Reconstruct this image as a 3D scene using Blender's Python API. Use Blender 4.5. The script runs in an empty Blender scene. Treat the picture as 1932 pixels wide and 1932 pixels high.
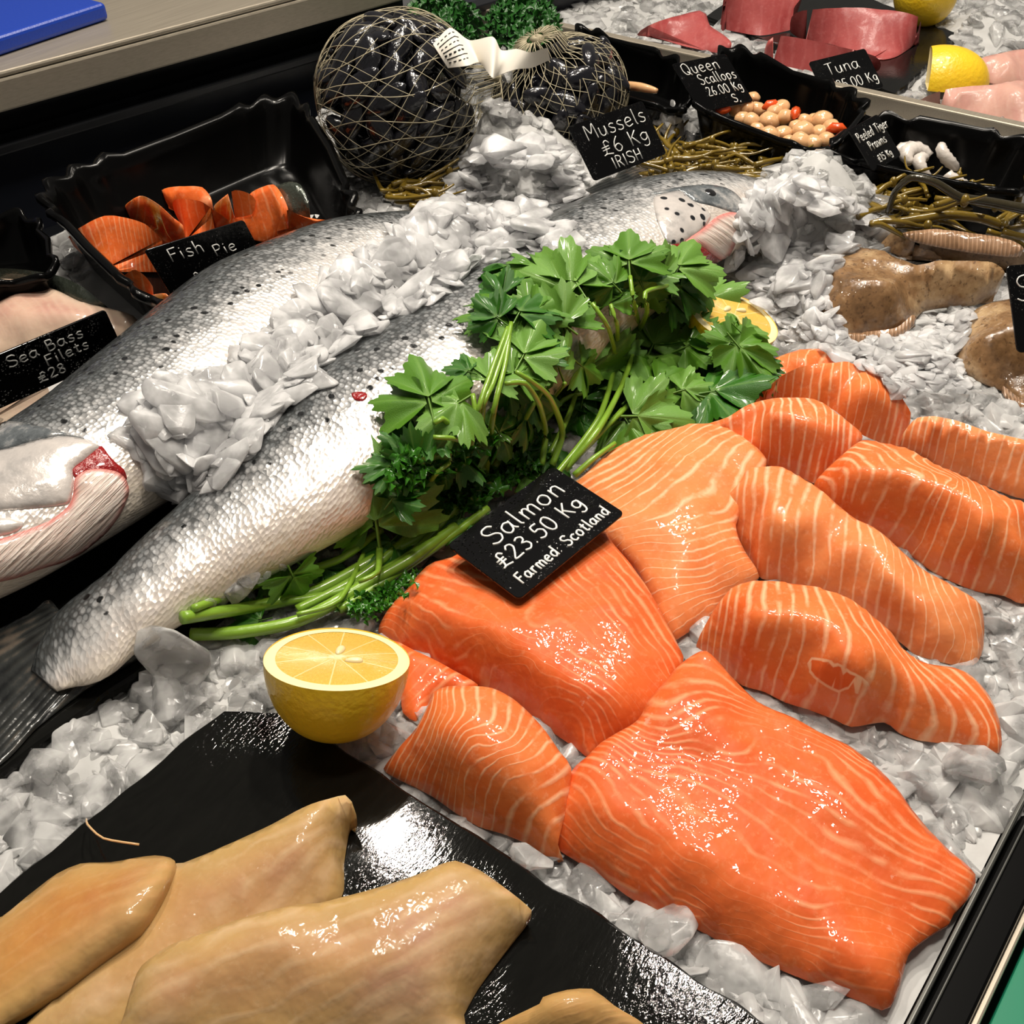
import bpy, bmesh, math, random
import numpy as np
from math import sin, cos, pi, radians, atan2, sqrt, hypot
from mathutils import Vector, Matrix, noise
from mathutils.geometry import delaunay_2d_cdt
from mathutils.bvhtree import BVHTree

random.seed(7)
RNG = np.random.default_rng(7)
SC = bpy.context.scene
COL = SC.collection

# ------------------------------------------------------------------ camera
FPX = 2084.0
TH, RO, AZ, CH = radians(41.14), radians(2.35), radians(39.6), 0.42
_f0 = np.array([cos(AZ), sin(AZ), 0.0]); _r0 = np.array([sin(AZ), -cos(AZ), 0.0]); _up = np.array([0, 0, 1.0])
CF = _f0 * cos(TH) - _up * sin(TH); _u = _f0 * sin(TH) + _up * cos(TH)
CR = _r0 * cos(RO) - _u * sin(RO); CU = _u * cos(RO) + _r0 * sin(RO)
CC = np.array([0, 0, CH])
cam_data = bpy.data.cameras.new('camera'); cam = bpy.data.objects.new('camera', cam_data); COL.objects.link(cam)
m3 = Matrix((CR, CU, -CF)).transposed()
cam.matrix_world = Matrix.Translation(Vector(CC)) @ m3.to_4x4()
cam_data.sensor_width = 36; cam_data.sensor_fit = 'HORIZONTAL'; cam_data.lens = 36 * FPX / 1932
cam_data.clip_start = 0.01; cam_data.clip_end = 50
SC.camera = cam

# ------------------------------------------------------------------ world, lamps, exposure
SC.view_settings.view_transform = 'Standard'
try: SC.view_settings.look = 'None'
except Exception: pass
SC.view_settings.gamma = 1.0
SC.view_settings.use_curve_mapping = False
SC.view_settings.exposure = 0.06
W = bpy.data.worlds.new('shop'); SC.world = W; W.use_nodes = True
W.node_tree.nodes['Background'].inputs[0].default_value = (1.0, 0.93, 0.84, 1)
W.node_tree.nodes['Background'].inputs[1].default_value = 0.12

def lamp(x, y, z, tx, ty, power, size, col=(1.0, 0.91, 0.79), spread=140):
    L = bpy.data.lights.new('ceiling_spot', 'AREA'); L.shape = 'DISK'; L.size = size; L.energy = power; L.color = col
    L.spread = radians(spread)
    o = bpy.data.objects.new('ceiling_spot', L); COL.objects.link(o); o.location = (x, y, z)
    o.rotation_euler = (Vector((tx, ty, 0)) - Vector((x, y, z))).to_track_quat('-Z', 'Y').to_euler()
    return o
lamp(0.82, 1.02, 1.60, 0.40, 0.40, 6.5, 0.09)
lamp(1.14, 0.62, 1.60, 0.45, 0.25, 6.5, 0.08)
lamp(0.96, 0.38, 1.60, 0.40, 0.15, 5.5, 0.09)
lamp(0.25, 0.30, 1.65, 0.40, 0.35, 3.0, 0.16)
lamp(0.55, 0.05, 1.70, 0.50, 0.20, 4.0, 0.14)
lamp(1.50, 0.35, 1.60, 1.20, 0.30, 3.5, 0.20)

# ------------------------------------------------------------------ photo-to-place measuring
def ray(px, py):
    return CF + CR * ((px - 966) / FPX) - CU * ((py - 966) / FPX)
def at(px, py, z=0.0):
    d = ray(px, py); return CC + d * ((z - CC[2]) / d[2])
def proj(p):
    v = np.asarray(p, float) - CC; t = v @ CF
    return np.stack([966 + FPX * (v @ CR) / t, 966 - FPX * (v @ CU) / t], -1)
CROPS = dict(o=(0, 0, 1), c1=(0, 0, 2.76), k=(0, 600, 2.76), c3=(1132, 632, 2.415), c4=(1132, 1232, 2.415), c2=(600, 1100, 2.3225),
             c5=(650, 420, 2.273), c6=(1200, 300, 2.639), h=(0, 1150, 2.415), t=(1150, 0, 2.4706), n=(600, 0, 2.76))
def cv(crop, pts, zdef=0.0):
    ox, oy, s = CROPS[crop]; out = []; z = zdef
    for p in pts:
        if len(p) > 2: z = p[2]
        out.append((ox + p[0] / s, oy + p[1] / s, z / 1000.0))
    return out

# ------------------------------------------------------------------ object helpers
def link_mesh(name, verts, faces, mat, parent=None, smooth=True, base=None, attrs=None, mats=None, midx=None):
    v = np.asarray(verts, float).reshape(-1, 3)
    if base is None:
        base = np.array([(v[:, 0].min() + v[:, 0].max()) / 2, (v[:, 1].min() + v[:, 1].max()) / 2, v[:, 2].min()])
    base = np.asarray(base, float)
    me = bpy.data.meshes.new(name)
    if isinstance(faces, np.ndarray) and faces.ndim == 2:
        n, k = faces.shape
        me.vertices.add(len(v)); me.vertices.foreach_set('co', (v - base).astype(np.float32).ravel())
        me.loops.add(n * k); me.loops.foreach_set('vertex_index', faces.astype(np.int32).ravel())
        me.polygons.add(n); me.polygons.foreach_set('loop_start', np.arange(0, n * k, k, dtype=np.int32))
        me.update(calc_edges=True)
    else:
        me.from_pydata((v - base).tolist(), [], [list(map(int, f)) for f in faces]); me.update()
    if attrs:
        for an, av in attrs.items():
            av = np.asarray(av, np.float32)
            if av.ndim == 1:
                a = me.attributes.new(an, 'FLOAT', 'POINT'); a.data.foreach_set('value', av)
            else:
                a = me.attributes.new(an, 'FLOAT_VECTOR', 'POINT'); a.data.foreach_set('vector', av.ravel())
    for m in (mats or [mat]): me.materials.append(m)
    if midx is not None: me.polygons.foreach_set('material_index', np.asarray(midx, np.int32))
    me.polygons.foreach_set('use_smooth', np.full(len(me.polygons), smooth))
    o = bpy.data.objects.new(name, me); COL.objects.link(o)
    if parent is not None:
        o.parent = parent; o.location = Vector(base) - Vector(parent.location)
    else: o.location = base
    return o
def tag(o, label=None, cat=None, group=None, kind=None):
    if label: o['label'] = label
    if cat: o['category'] = cat
    if group: o['group'] = group
    if kind: o['kind'] = kind
    return o
def empty(name, loc, label, cat, group=None):
    o = bpy.data.objects.new(name, None); COL.objects.link(o); o.location = loc; o.empty_display_size = 0.02
    return tag(o, label, cat, group)

def tri_norm(tris, v):
    return np.cross(v[tris[:, 1]] - v[tris[:, 0]], v[tris[:, 2]] - v[tris[:, 0]])
def tube(pts, r, n=6, cap=True):
    P = np.asarray(pts, float); m = len(P)
    rr = np.full(m, r) if np.isscalar(r) else np.asarray(r, float)
    T = np.gradient(P, axis=0); T /= np.linalg.norm(T, axis=1)[:, None] + 1e-12
    ref = np.array([0.13, 0.21, 0.97]); V = []
    for i in range(m):
        a = np.cross(T[i], ref)
        if np.linalg.norm(a) < 0.05: a = np.cross(T[i], (1, 0, 0.1))
        a /= np.linalg.norm(a); b = np.cross(T[i], a)
        for k in range(n):
            t = 2 * pi * k / n; V.append(P[i] + rr[i] * (cos(t) * a + sin(t) * b))
    Fc = []
    for i in range(m - 1):
        for k in range(n):
            k2 = (k + 1) % n; Fc.append((i * n + k, i * n + k2, (i + 1) * n + k2, (i + 1) * n + k))
    if cap: Fc.append(tuple(range(n))[::-1]); Fc.append(tuple((m - 1) * n + k for k in range(n)))
    return V, Fc
class MB:
    def __init__(s): s.v = []; s.f = []; s.a = []
    def add(s, V, Fc, a=0.0):
        o = len(s.v); s.v.extend([tuple(p) for p in V]); s.f.extend([tuple(i + o for i in f) for f in Fc]); s.a.extend([a] * len(V))
    def box(s, x0, x1, y0, y1, z0, z1):
        s.add([(x0, y0, z0), (x1, y0, z0), (x1, y1, z0), (x0, y1, z0), (x0, y0, z1), (x1, y0, z1), (x1, y1, z1), (x0, y1, z1)],
              [(0, 3, 2, 1), (4, 5, 6, 7), (0, 1, 5, 4), (1, 2, 6, 5), (2, 3, 7, 6), (3, 0, 4, 7)])
    def build(s, name, mat, parent=None, smooth=True, base=None, attr=None):
        return link_mesh(name, s.v, s.f, mat, parent, smooth, base, {attr: s.a} if attr else None)
def bevel(o, w=0.002, seg=2):
    m = o.modifiers.new('bevel', 'BEVEL'); m.width = w; m.segments = seg; m.limit_method = 'ANGLE'; return o
def spline(P, closed, step):
    P = np.asarray(P, float); n = len(P); out = []
    rng = range(n) if closed else range(n - 1)
    for i in rng:
        p0, p1, p2, p3 = (P[(i - 1) % n], P[i], P[(i + 1) % n], P[(i + 2) % n]) if closed else (P[max(i - 1, 0)], P[i], P[i + 1], P[min(i + 2, n - 1)])
        L = np.linalg.norm(p2 - p1); k = max(1, int(round(L / step)))
        for j in range(k):
            t = j / k
            c = 0.5 * ((2 * p1) + (-p0 + p2) * t + (2 * p0 - 5 * p1 + 4 * p2 - p3) * t * t + (-p0 + 3 * p1 - 3 * p2 + p3) * t ** 3)
            lin = p1 + (p2 - p1) * t
            out.append(0.75 * c + 0.25 * lin)
    if not closed: out.append(P[-1])
    return np.array(out)
def rbf_fit(X, y, lam=1e-9, kind=1):
    X = np.asarray(X, float); y = np.asarray(y, float); n = len(X)
    D = np.linalg.norm(X[:, None] - X[None], axis=2); K = (D if kind == 1 else D * D * np.log(D + 1e-9)) + lam * np.eye(n)
    A = np.zeros((n + 3, n + 3)); A[:n, :n] = K; A[:n, n] = 1; A[:n, n + 1:] = X; A[n, :n] = 1; A[n + 1:, :n] = X.T
    c = np.linalg.lstsq(A, np.concatenate([y, np.zeros(3)]), rcond=None)[0]
    def ev(Q):
        Q = np.asarray(Q, float); out = np.empty(len(Q))
        for s in range(0, len(Q), 4000):
            q = Q[s:s + 4000]; D = np.linalg.norm(q[:, None] - X[None], axis=2)
            out[s:s + 4000] = (D if kind == 1 else D * D * np.log(D + 1e-9)) @ c[:n] + c[n] + q @ c[n + 1:]
        return out
    return ev
def inside(poly, Q):
    poly = np.asarray(poly); Q = np.asarray(Q); x, y = Q[:, 0], Q[:, 1]; r = np.zeros(len(Q), bool)
    j = len(poly) - 1
    for i in range(len(poly)):
        xi, yi = poly[i]; xj, yj = poly[j]
        c = ((yi > y) != (yj > y)) & (x < (xj - xi) * (y - yi) / (yj - yi + 1e-15) + xi); r ^= c; j = i
    return r
def poly_dist(poly, Q):
    poly = np.asarray(poly); A = poly; B = np.roll(poly, -1, axis=0); Q = np.asarray(Q)
    AB = B - A; L2 = (AB ** 2).sum(1) + 1e-15; out = np.empty(len(Q))
    for s in range(0, len(Q), 3000):
        q = Q[s:s + 3000]; t = (((q[:, None] - A[None]) * AB[None]).sum(2) / L2).clip(0, 1)
        out[s:s + 3000] = np.linalg.norm(q[:, None] - (A[None] + t[..., None] * AB[None]), axis=2).min(1)
    return out
def hexgrid(lo, hi, sp):
    ys = np.arange(lo[1], hi[1], sp * 0.866); G = []
    for i, y in enumerate(ys):
        xs = np.arange(lo[0] + (sp / 2 if i % 2 else 0), hi[0], sp); G.append(np.stack([xs, np.full(len(xs), y)], 1))
    return np.concatenate(G)
def cdt(ring, pts):
    n = len(ring); allp = [Vector((float(p[0]), float(p[1]))) for p in ring] + [Vector((float(p[0]), float(p[1]))) for p in pts]
    ed = [(i, (i + 1) % n) for i in range(n)]
    r = delaunay_2d_cdt(allp, ed, [], 1, 1e-7)
    return np.array([list(p) for p in r[0]]), [tuple(f) for f in r[2]]
FOOT = []          # outlines of things lying on the ice, so the ice flakes keep out of them
SURF = []          # surfaces that ice can lie on
def wnoise(P, s, a, seed=0.0):
    return np.array([noise.noise(Vector((p[0] * s + seed, p[1] * s, p[2] * s * 0.5))) for p in P]) * a

def fillet(name, mat, outline, inner=(), stripes=(), label=None, cat=None, group=None, parent=None, zb=None, sp=0.0034,
           rnd=0.0035, wob=0.0006, smooth=4, foot=True, extra=None, seed=0.0, bulge=0.0):
    """A slab of flesh: outline and ridge points measured off the photo at their own height, real thickness below."""
    W = np.array([at(*p) for p in outline])
    R = spline(W, True, sp * 1.05)
    if zb is None: zb = max(0.0, R[:, 2].min() - 0.003)
    keep = [0]
    for i in range(1, len(R)):
        if np.linalg.norm(R[i, :2] - R[keep[-1], :2]) > sp * 0.35: keep.append(i)
    R = R[keep]
    G = hexgrid(R[:, :2].min(0), R[:, :2].max(0), sp); G = G[inside(R[:, :2], G)]
    G = G[poly_dist(R[:, :2], G) > sp * 0.6]
    V2, tris = cdt(R[:, :2], G)
    I = np.array([at(*p) for p in inner]) if len(inner) else np.zeros((0, 3))
    st = max(1, len(R) // 90)
    X = np.concatenate([R[::st, :2], I[:, :2]]); Y = np.concatenate([R[::st, 2], I[:, 2]])
    cvv, ctr = cdt(R[::st, :2], I[:, :2]); kk = [int(np.argmin(((X - q) ** 2).sum(1))) for q in cvv]
    cb = BVHTree.FromPolygons([(p[0], p[1], float(Y[j])) for p, j in zip(cvv, kk)], ctr)
    def hf(Q):
        out = np.empty(len(Q))
        for i, q in enumerate(Q):
            r = cb.ray_cast(Vector((q[0], q[1], 1.0)), Vector((0, 0, -1.0)))
            out[i] = r[0][2] if r[0] is not None else Y[np.argmin(((X - q) ** 2).sum(1))]
        return out
    z = hf(V2); d = poly_dist(R[:, :2], V2); z[:len(R)] = R[:, 2] if len(V2) >= len(R) else z[:len(R)]
    tt_ = np.array([t for t in tris if len(t) == 3]); E_ = np.unique(np.sort(np.concatenate([tt_[:, [0, 1]], tt_[:, [1, 2]], tt_[:, [2, 0]]]), axis=1), axis=0)
    deg = np.bincount(E_.ravel(), minlength=len(V2)).astype(float); free = d > 1e-6
    for _ in range(smooth):
        s_ = np.bincount(E_[:, 0], z[E_[:, 1]], len(V2)) + np.bincount(E_[:, 1], z[E_[:, 0]], len(V2)); z = np.where(free, 0.4 * z + 0.6 * s_ / np.maximum(deg, 1), z)
    q = np.clip(1 - d / rnd, 0, 1); drop = rnd * 0.75 * (1 - np.sqrt(1 - q * q * 0.98))
    z = z + wnoise(np.c_[V2, z], 38, wob * 1.3, seed) + wnoise(np.c_[V2, z], 130, wob * 0.5, seed + 3)
    z = np.maximum(z - np.minimum(drop, np.maximum(z - zb, 0) * 0.6), zb + 0.0006)
    V = np.c_[V2, z]; tris = np.array([t for t in tris if len(t) == 3])
    nn = tri_norm(tris, V)[:, 2]; tris[nn < 0] = tris[nn < 0][:, ::-1]
    # boundary ring in mesh order
    from collections import Counter
    ec = Counter(); de = {}
    for t in tris:
        for a, b in ((t[0], t[1]), (t[1], t[2]), (t[2], t[0])):
            ec[(min(a, b), max(a, b))] += 1; de[(min(a, b), max(a, b))] = (a, b)
    nxt = {de[e][0]: de[e][1] for e, c in ec.items() if c == 1}
    s0 = next(iter(nxt)); ring = [s0]
    while True:
        b = nxt.get(ring[-1])
        if b is None or b == s0 or len(ring) > 5000: break
        ring.append(b)
    faces = [tuple(t) for t in tris]; VV = [tuple(p) for p in V]; src = list(range(len(V)))
    rp = V[ring]; cen = rp[:, :2].mean(0); prev = list(ring); n = len(ring)
    tang = np.roll(rp[:, :2], -1, 0) - np.roll(rp[:, :2], 1, 0); nor = np.c_[tang[:, 1], -tang[:, 0]]; nor /= np.linalg.norm(nor, axis=1)[:, None] + 1e-12
    K = 4
    for k in range(1, K + 1):
        f = k / K; cur = []
        for i in range(n):
            h = rp[i, 2] - zb; off = (bulge * sin(pi * f) - 0.12 * f ** 2) * min(h, 0.03)
            if k == K: off -= 0.0006
            cur.append(len(VV)); VV.append((rp[i, 0] + nor[i, 0] * off, rp[i, 1] + nor[i, 1] * off, rp[i, 2] - h * f)); src.append(ring[i])
        for i in range(n):
            j = (i + 1) % n; faces.append((prev[j], prev[i], cur[i], cur[j]))
        prev = cur
    faces.append(tuple(prev[::-1]))
    VV = np.array(VV); src = np.array(src)
    at_ = {}
    if len(stripes):
        Q = []; S = []
        for pl in stripes:
            pp = np.array(pl[1:], float)[:, :2]
            if len(pp) > 1:
                dd = np.r_[0, np.cumsum(np.linalg.norm(np.diff(pp, axis=0), axis=1))]
                tt = np.arange(0, dd[-1] + 1e-6, 18.0); pp = np.c_[np.interp(tt, dd, pp[:, 0]), np.interp(tt, dd, pp[:, 1])]
            for x, y in pp:
                w = at(x, y, 0.02)
                for _ in range(4):
                    zz = float(hf(w[None, :2])[0]); w = at(x, y, min(max(zz, 0), .06))
                Q.append(w[:2]); S.append(pl[0])
        qc = np.array(Q).mean(0); sv = rbf_fit((np.array(Q) - qc) * 15, np.array(S), 2e-2, 2)((VV[:, :2] - qc) * 15)
        drop_side = (V[src][:, 2] - VV[:, 2])
        at_['stripe'] = sv + drop_side * 60
    else: at_['stripe'] = np.zeros(len(VV))
    dd = d[src].copy(); at_['edge'] = dd
    if extra is not None:
        pv = proj(VV); mk = np.full(len(VV), -1.0)
        for pg in extra:
            pg = spline(np.c_[np.array(pg)[:, :2], np.zeros(len(pg))], True, 8)[:, :2]; dd_ = poly_dist(pg, pv) * 0.0003; mk = np.maximum(mk, np.where(inside(pg, pv), dd_, -dd_))
        at_['mark'] = mk
    else: at_['mark'] = np.full(len(VV), -1.0)
    o = link_mesh(name, VV, faces, mat, parent, True, None, at_)
    tag(o, label, cat, group)
    if foot: FOOT.append(np.array(R[:, :2]))
    o_bvh = BVHTree.FromPolygons([tuple(p) for p in VV], faces); SURF.append(o_bvh)
    return o
# ------------------------------------------------------------------ materials
class NT:
    def __init__(s, name):
        s.m = bpy.data.materials.new(name); s.m.use_nodes = True; s.t = s.m.node_tree; s.p = s.t.nodes['Principled BSDF']; s.out = s.t.nodes['Material Output']
    def n(s, typ, **kw):
        nd = s.t.nodes.new(typ)
        for k, v in kw.items():
            if k.startswith('_'): setattr(nd, k[1:], v)
            else:
                key = int(k[1:]) if k[0] == 'i' and k[1:].isdigit() else k
                if hasattr(v, 'is_linked') or isinstance(v, bpy.types.NodeSocket): s.t.links.new(v, nd.inputs[key])
                else: nd.inputs[key].default_value = v
        return nd
    def set(s, **kw):
        for k, v in kw.items():
            key = k.replace('_', ' ')
            if isinstance(v, bpy.types.NodeSocket): s.t.links.new(v, s.p.inputs[key])
            else: s.p.inputs[key].default_value = v
    def attr(s, name, out='Fac'):
        return s.n('ShaderNodeAttribute', _attribute_name=name).outputs[out]
    def obj(s): return s.n('ShaderNodeTexCoord').outputs['Object']
    def noise(s, vec, scale, detail=3, rough=0.5, dist=0.0):
        return s.n('ShaderNodeTexNoise', Vector=vec, Scale=scale, Detail=detail, Roughness=rough, Distortion=dist).outputs['Fac']
    def math(s, op, a, b=0.0, c=None, clamp=False):
        nd = s.n('ShaderNodeMath', _operation=op, i0=a, i1=b)
        if c is not None:
            if isinstance(c, bpy.types.NodeSocket): s.t.links.new(c, nd.inputs[2])
            else: nd.inputs[2].default_value = c
        nd.use_clamp = clamp
        return nd.outputs[0]
    def ramp(s, fac, stops, interp='LINEAR'):
        nd = s.n('ShaderNodeValToRGB', Fac=fac); cr = nd.color_ramp; cr.interpolation = interp
        while len(cr.elements) < len(stops): cr.elements.new(0.5)
        for e, (p, c) in zip(cr.elements, stops):
            e.position = p; e.color = (c, c, c, 1) if np.isscalar(c) else tuple(c) + (1,)
        return nd.outputs['Color']
    def smooth(s, v, a, b):
        nd = s.n('ShaderNodeMapRange', _interpolation_type='SMOOTHSTEP', Value=v); nd.inputs['From Min'].default_value = a; nd.inputs['From Max'].default_value = b
        return nd.outputs[0]
    def mix(s, fac, a, b, mode='MIX'):
        nd = s.n('ShaderNodeMix', _data_type='RGBA', _blend_type=mode)
        for k, v in ((0, fac), (6, a), (7, b)):
            if isinstance(v, bpy.types.NodeSocket): s.t.links.new(v, nd.inputs[k])
            else: nd.inputs[k].default_value = v if np.isscalar(v) else tuple(v) + (1,)
        return nd.outputs[2]
    def bump(s, h, strength=0.3, dist=0.001, normal=None):
        nd = s.n('ShaderNodeBump', Height=h, Strength=strength, Distance=dist)
        if normal is not None: s.t.links.new(normal, nd.inputs['Normal'])
        return nd.outputs[0]
    def scale(s, vec, sc):
        return s.n('ShaderNodeMapping', Vector=vec, Scale=sc).outputs[0]
def sr(r, g, b):
    f = lambda c: ((c / 255 + 0.055) / 1.055) ** 2.4 if c > 10 else c / 255 / 12.92
    return (f(r), f(g), f(b))

def simple(name, col, rough=0.4, metal=0.0, coat=0.0, bumps=None, **kw):
    t = NT(name); t.set(Base_Color=tuple(col) + (1,), Roughness=rough, Metallic=metal, Coat_Weight=coat, **kw)
    if bumps: t.set(Normal=t.bump(t.noise(t.obj(), bumps[0], 3), bumps[1], bumps[2]))
    return t.m

def flesh(name, base, deep, line, width=0.30, lines=1.0, wetb=0.5, sss=0.12, pale=None, wrough=0.05, fine=0.35, warp=0.9, brk=0.0, gold=None, coat=0.55):
    t = NT(name); P = t.obj()
    n1 = t.noise(P, 24, 2, 0.5); n2 = t.noise(P, 18, 2)
    v = t.math('ADD', t.attr('stripe'), t.math('MULTIPLY_ADD', n1, warp, t.math('MULTIPLY_ADD', t.noise(P, 140, 2), 0.22, -0.5)))
    fr = t.math('FRACT', v); d = t.math('ABSOLUTE', t.math('SUBTRACT', fr, 0.5))      # 0 on a line
    wmod = t.math('MULTIPLY', t.smooth(n2, 0.25, 0.7), width)
    ln = t.math('SUBTRACT', 1.0, t.math('DIVIDE', d, t.math('ADD', wmod, 0.03)), clamp=True)
    ln = t.math('MULTIPLY', t.math('POWER', ln, 0.8), t.math('MULTIPLY', t.smooth(t.noise(P, 90, 3), 0.28, 0.55), lines))
    if brk: ln = t.math('MULTIPLY', ln, t.math('MULTIPLY_ADD', t.smooth(t.noise(P, 26, 3, 0.6), 0.40, 0.60), brk, 1.0 - brk))
    c = t.mix(t.smooth(t.noise(P, 30, 4, 0.6), 0.3, 0.75), base, deep)
    if gold is not None:
        c = t.mix(t.math('MULTIPLY', t.smooth(t.noise(P, 14, 3, 0.6), 0.42, 0.66), 0.75), c, gold[1]); c = t.mix(t.math('MULTIPLY', t.smooth(t.attr('edge'), 0.022, 0.0), 0.8), c, gold[0])
    c = t.mix(t.math('MULTIPLY', t.smooth(t.noise(P, 260, 3, 0.7), 0.5, 0.8), fine), c, line)
    c = t.mix(ln, c, line)
    mk = t.attr('mark'); c = t.mix(t.math('MULTIPLY', t.smooth(mk, 0.0, 0.001), 0.85), c, deep); c = t.mix(t.smooth(t.math('ABSOLUTE', mk), 0.0011, 0.0003), c, line)
    if pale is not None:
        c = t.mix(t.math('MULTIPLY', t.smooth(t.noise(P, 70, 5, 0.65), 0.66, 0.74), 0.6), c, pale)
    b1 = t.bump(t.noise(P, 120, 2, 0.5), wetb * 0.4, 0.003)
    b2 = t.bump(ln, 0.2, 0.0008, b1)
    b3 = t.bump(t.noise(P, 150, 2, 0.5), wetb * 0.5, 0.0026, t.bump(t.noise(P, 40, 1), wetb * 0.5, 0.004))
    t.set(Base_Color=c, Roughness=0.5, Specular_IOR_Level=0.2, Normal=b2, Subsurface_Weight=sss, Subsurface_Radius=(0.012, 0.004, 0.002), Subsurface_Scale=0.5,
          Coat_Weight=coat, Coat_Roughness=wrough, Coat_Normal=b3)
    return t.m
SAL = flesh('salmon_flesh', sr(234, 128, 66), sr(228, 102, 42), sr(250, 192, 148), 0.22, 0.9, warp=1.1)
SAL2 = flesh('salmon_flesh_pale', sr(234, 144, 86), sr(230, 122, 62), sr(248, 200, 160), 0.22, 0.85, warp=1.0)
SALD = flesh('salmon_flesh_deep', sr(228, 110, 52), sr(220, 90, 36), sr(242, 166, 118), 0.26, 0.8, 0.6, pale=sr(240, 180, 150), warp=2.6, brk=0.75)
CHK = flesh('salmon_chunk', sr(236, 116, 50), sr(222, 92, 34), sr(246, 180, 130), 0.24, 0.6, 0.5, warp=1.5, brk=0.4)
TUN = flesh('tuna_flesh', sr(178, 86, 84), sr(160, 66, 66), sr(204, 130, 126), 0.3, 0.28, 0.3, wrough=0.25, warp=2.0, brk=0.6, coat=0.3)
HAD = None
HADO = flesh('haddock_flesh_orange', sr(196, 140, 76), sr(180, 114, 56), sr(204, 158, 104), 0.4, 0.6, 0.6, sss=0.15, wrough=0.12, fine=0.3, warp=2.0, brk=0.5, gold=(sr(190, 156, 98), sr(188, 130, 92)))
HADP = flesh('haddock_flesh_white', sr(194, 152, 104), sr(180, 130, 84), sr(214, 182, 142), 0.4, 0.6, 0.6, sss=0.15, wrough=0.12, fine=0.3, warp=2.0, brk=0.5, gold=(sr(190, 158, 96), sr(190, 146, 122)))
BAS = flesh('bass_flesh', sr(216, 180, 158), sr(196, 150, 134), sr(226, 198, 176), 0.4, 0.3, 0.35, wrough=0.15, fine=0.2, warp=2.0, brk=0.5, gold=(sr(222, 200, 176), sr(190, 140, 126)))
PNK = flesh('pale_pink_flesh', sr(214, 168, 152), sr(204, 146, 136), sr(226, 194, 178), 0.4, 0.3, 0.3, wrough=0.2, fine=0.2, warp=2.0, brk=0.5, coat=0.35)
FAT = simple('pale_fat', sr(250, 206, 178), 0.35, coat=0.6, bumps=(200, 0.3, 0.002))

def fish_skin():
    t = NT('salmon_skin'); S = t.attr('suv', 'Vector'); v = t.attr('dv')           # dv: 0 back .. 1 belly
    P = t.obj()
    vo = t.n('ShaderNodeTexVoronoi', Vector=t.scale(S, (330, 400, 1)), Scale=1.0, Randomness=0.6)
    cell = t.n('ShaderNodeSeparateColor', Color=vo.outputs['Color']).outputs[0]; dist = vo.outputs['Distance']
    nz = t.noise(S, 26, 4, 0.6)
    vv = t.math('ADD', v, t.math('MULTIPLY_ADD', nz, 0.30, -0.15))
    vv = t.math('ADD', vv, t.math('MULTIPLY_ADD', cell, 0.13, -0.065))
    c = t.ramp(vv, [(0.0, sr(50, 54, 55)), (0.22, sr(98, 102, 104)), (0.37, sr(176, 177, 178)), (0.52, sr(232, 230, 228)), (0.74, sr(236, 226, 218)), (1.0, sr(232, 220, 202))])  # dark back to silvery flank; flank whitened further to carry the lamps' shine
    edge = t.smooth(dist, 0.38, 0.62)
    c = t.mix(t.math('MULTIPLY', t.math('MULTIPLY', edge, 0.75), t.smooth(vv, 0.66, 0.25)), c, sr(48, 50, 50), 'MIX')
    sp = t.n('ShaderNodeTexVoronoi', Vector=t.scale(S, (118, 140, 1)), Scale=1.0, Randomness=1.0)
    spots = t.math('MULTIPLY', t.smooth(t.math('ADD', sp.outputs['Distance'], t.math('MULTIPLY', t.noise(S, 420, 2), 0.25)), 0.39, 0.31),
                   t.math('MULTIPLY', t.smooth(v, 0.62, 0.45), t.smooth(t.n('ShaderNodeSeparateColor', Color=sp.outputs['Color']).outputs[1], 0.36, 0.41)))
    c = t.mix(spots, c, sr(16, 18, 20))
    nb = t.noise(S, 900, 2)
    b0 = t.bump(t.noise(S, 60, 3), 0.5, 0.004)
    b = t.bump(t.math('ADD', dist, t.math('MULTIPLY', cell, 0.9)), 0.38, 0.0014, b0)
    met = t.math('MULTIPLY', t.smooth(vv, 0.10, 0.5), t.math('MULTIPLY_ADD', t.smooth(v, 0.95, 0.7), 0.28, 0.1))
    t.set(Base_Color=c, Metallic=met, Roughness=t.math('MULTIPLY_ADD', nb, 0.2, 0.22), Normal=b, Coat_Weight=0.7, Coat_Roughness=0.1, Coat_Normal=b0)
    return t.m
SKIN = fish_skin()
def head_skin(name, spots=True, tint=(1, 1, 1)):
    t = NT(name); P = t.obj()
    c = t.ramp(t.noise(P, 45, 4, 0.6), [(0.25, sr(150, 150, 150)), (0.45, sr(214, 208, 204)), (0.7, sr(240, 232, 226))])
    if spots:
        sp = t.n('ShaderNodeTexVoronoi', Vector=P, Scale=120.0)
        c = t.mix(t.math('MULTIPLY', t.smooth(sp.outputs['Distance'], 0.36, 0.28), t.smooth(t.n('ShaderNodeSeparateColor', Color=sp.outputs['Color']).outputs[0], 0.35, 0.4)), c, sr(30, 32, 36))
    b = t.bump(t.noise(P, 90, 4), 0.35, 0.003)
    t.set(Base_Color=c, Metallic=0.25, Roughness=0.25, Normal=b, Coat_Weight=0.8, Coat_Roughness=0.08)
    return t.m
GILLC = head_skin('gill_cover_skin'); GILLP = head_skin('plain_gill_cover_skin', False)
def headtop():
    t = NT('head_top_skin'); P = t.obj(); n = t.noise(P, 60, 5, 0.65)
    c = t.ramp(n, [(0.3, sr(52, 58, 62)), (0.5, sr(112, 118, 122)), (0.68, sr(196, 194, 192))])
    t.set(Base_Color=c, Roughness=0.25, Metallic=0.2, Normal=t.bump(n, 0.4, 0.003), Coat_Weight=0.7, Coat_Roughness=0.1); return t.m
BLUEH = headtop()
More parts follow.
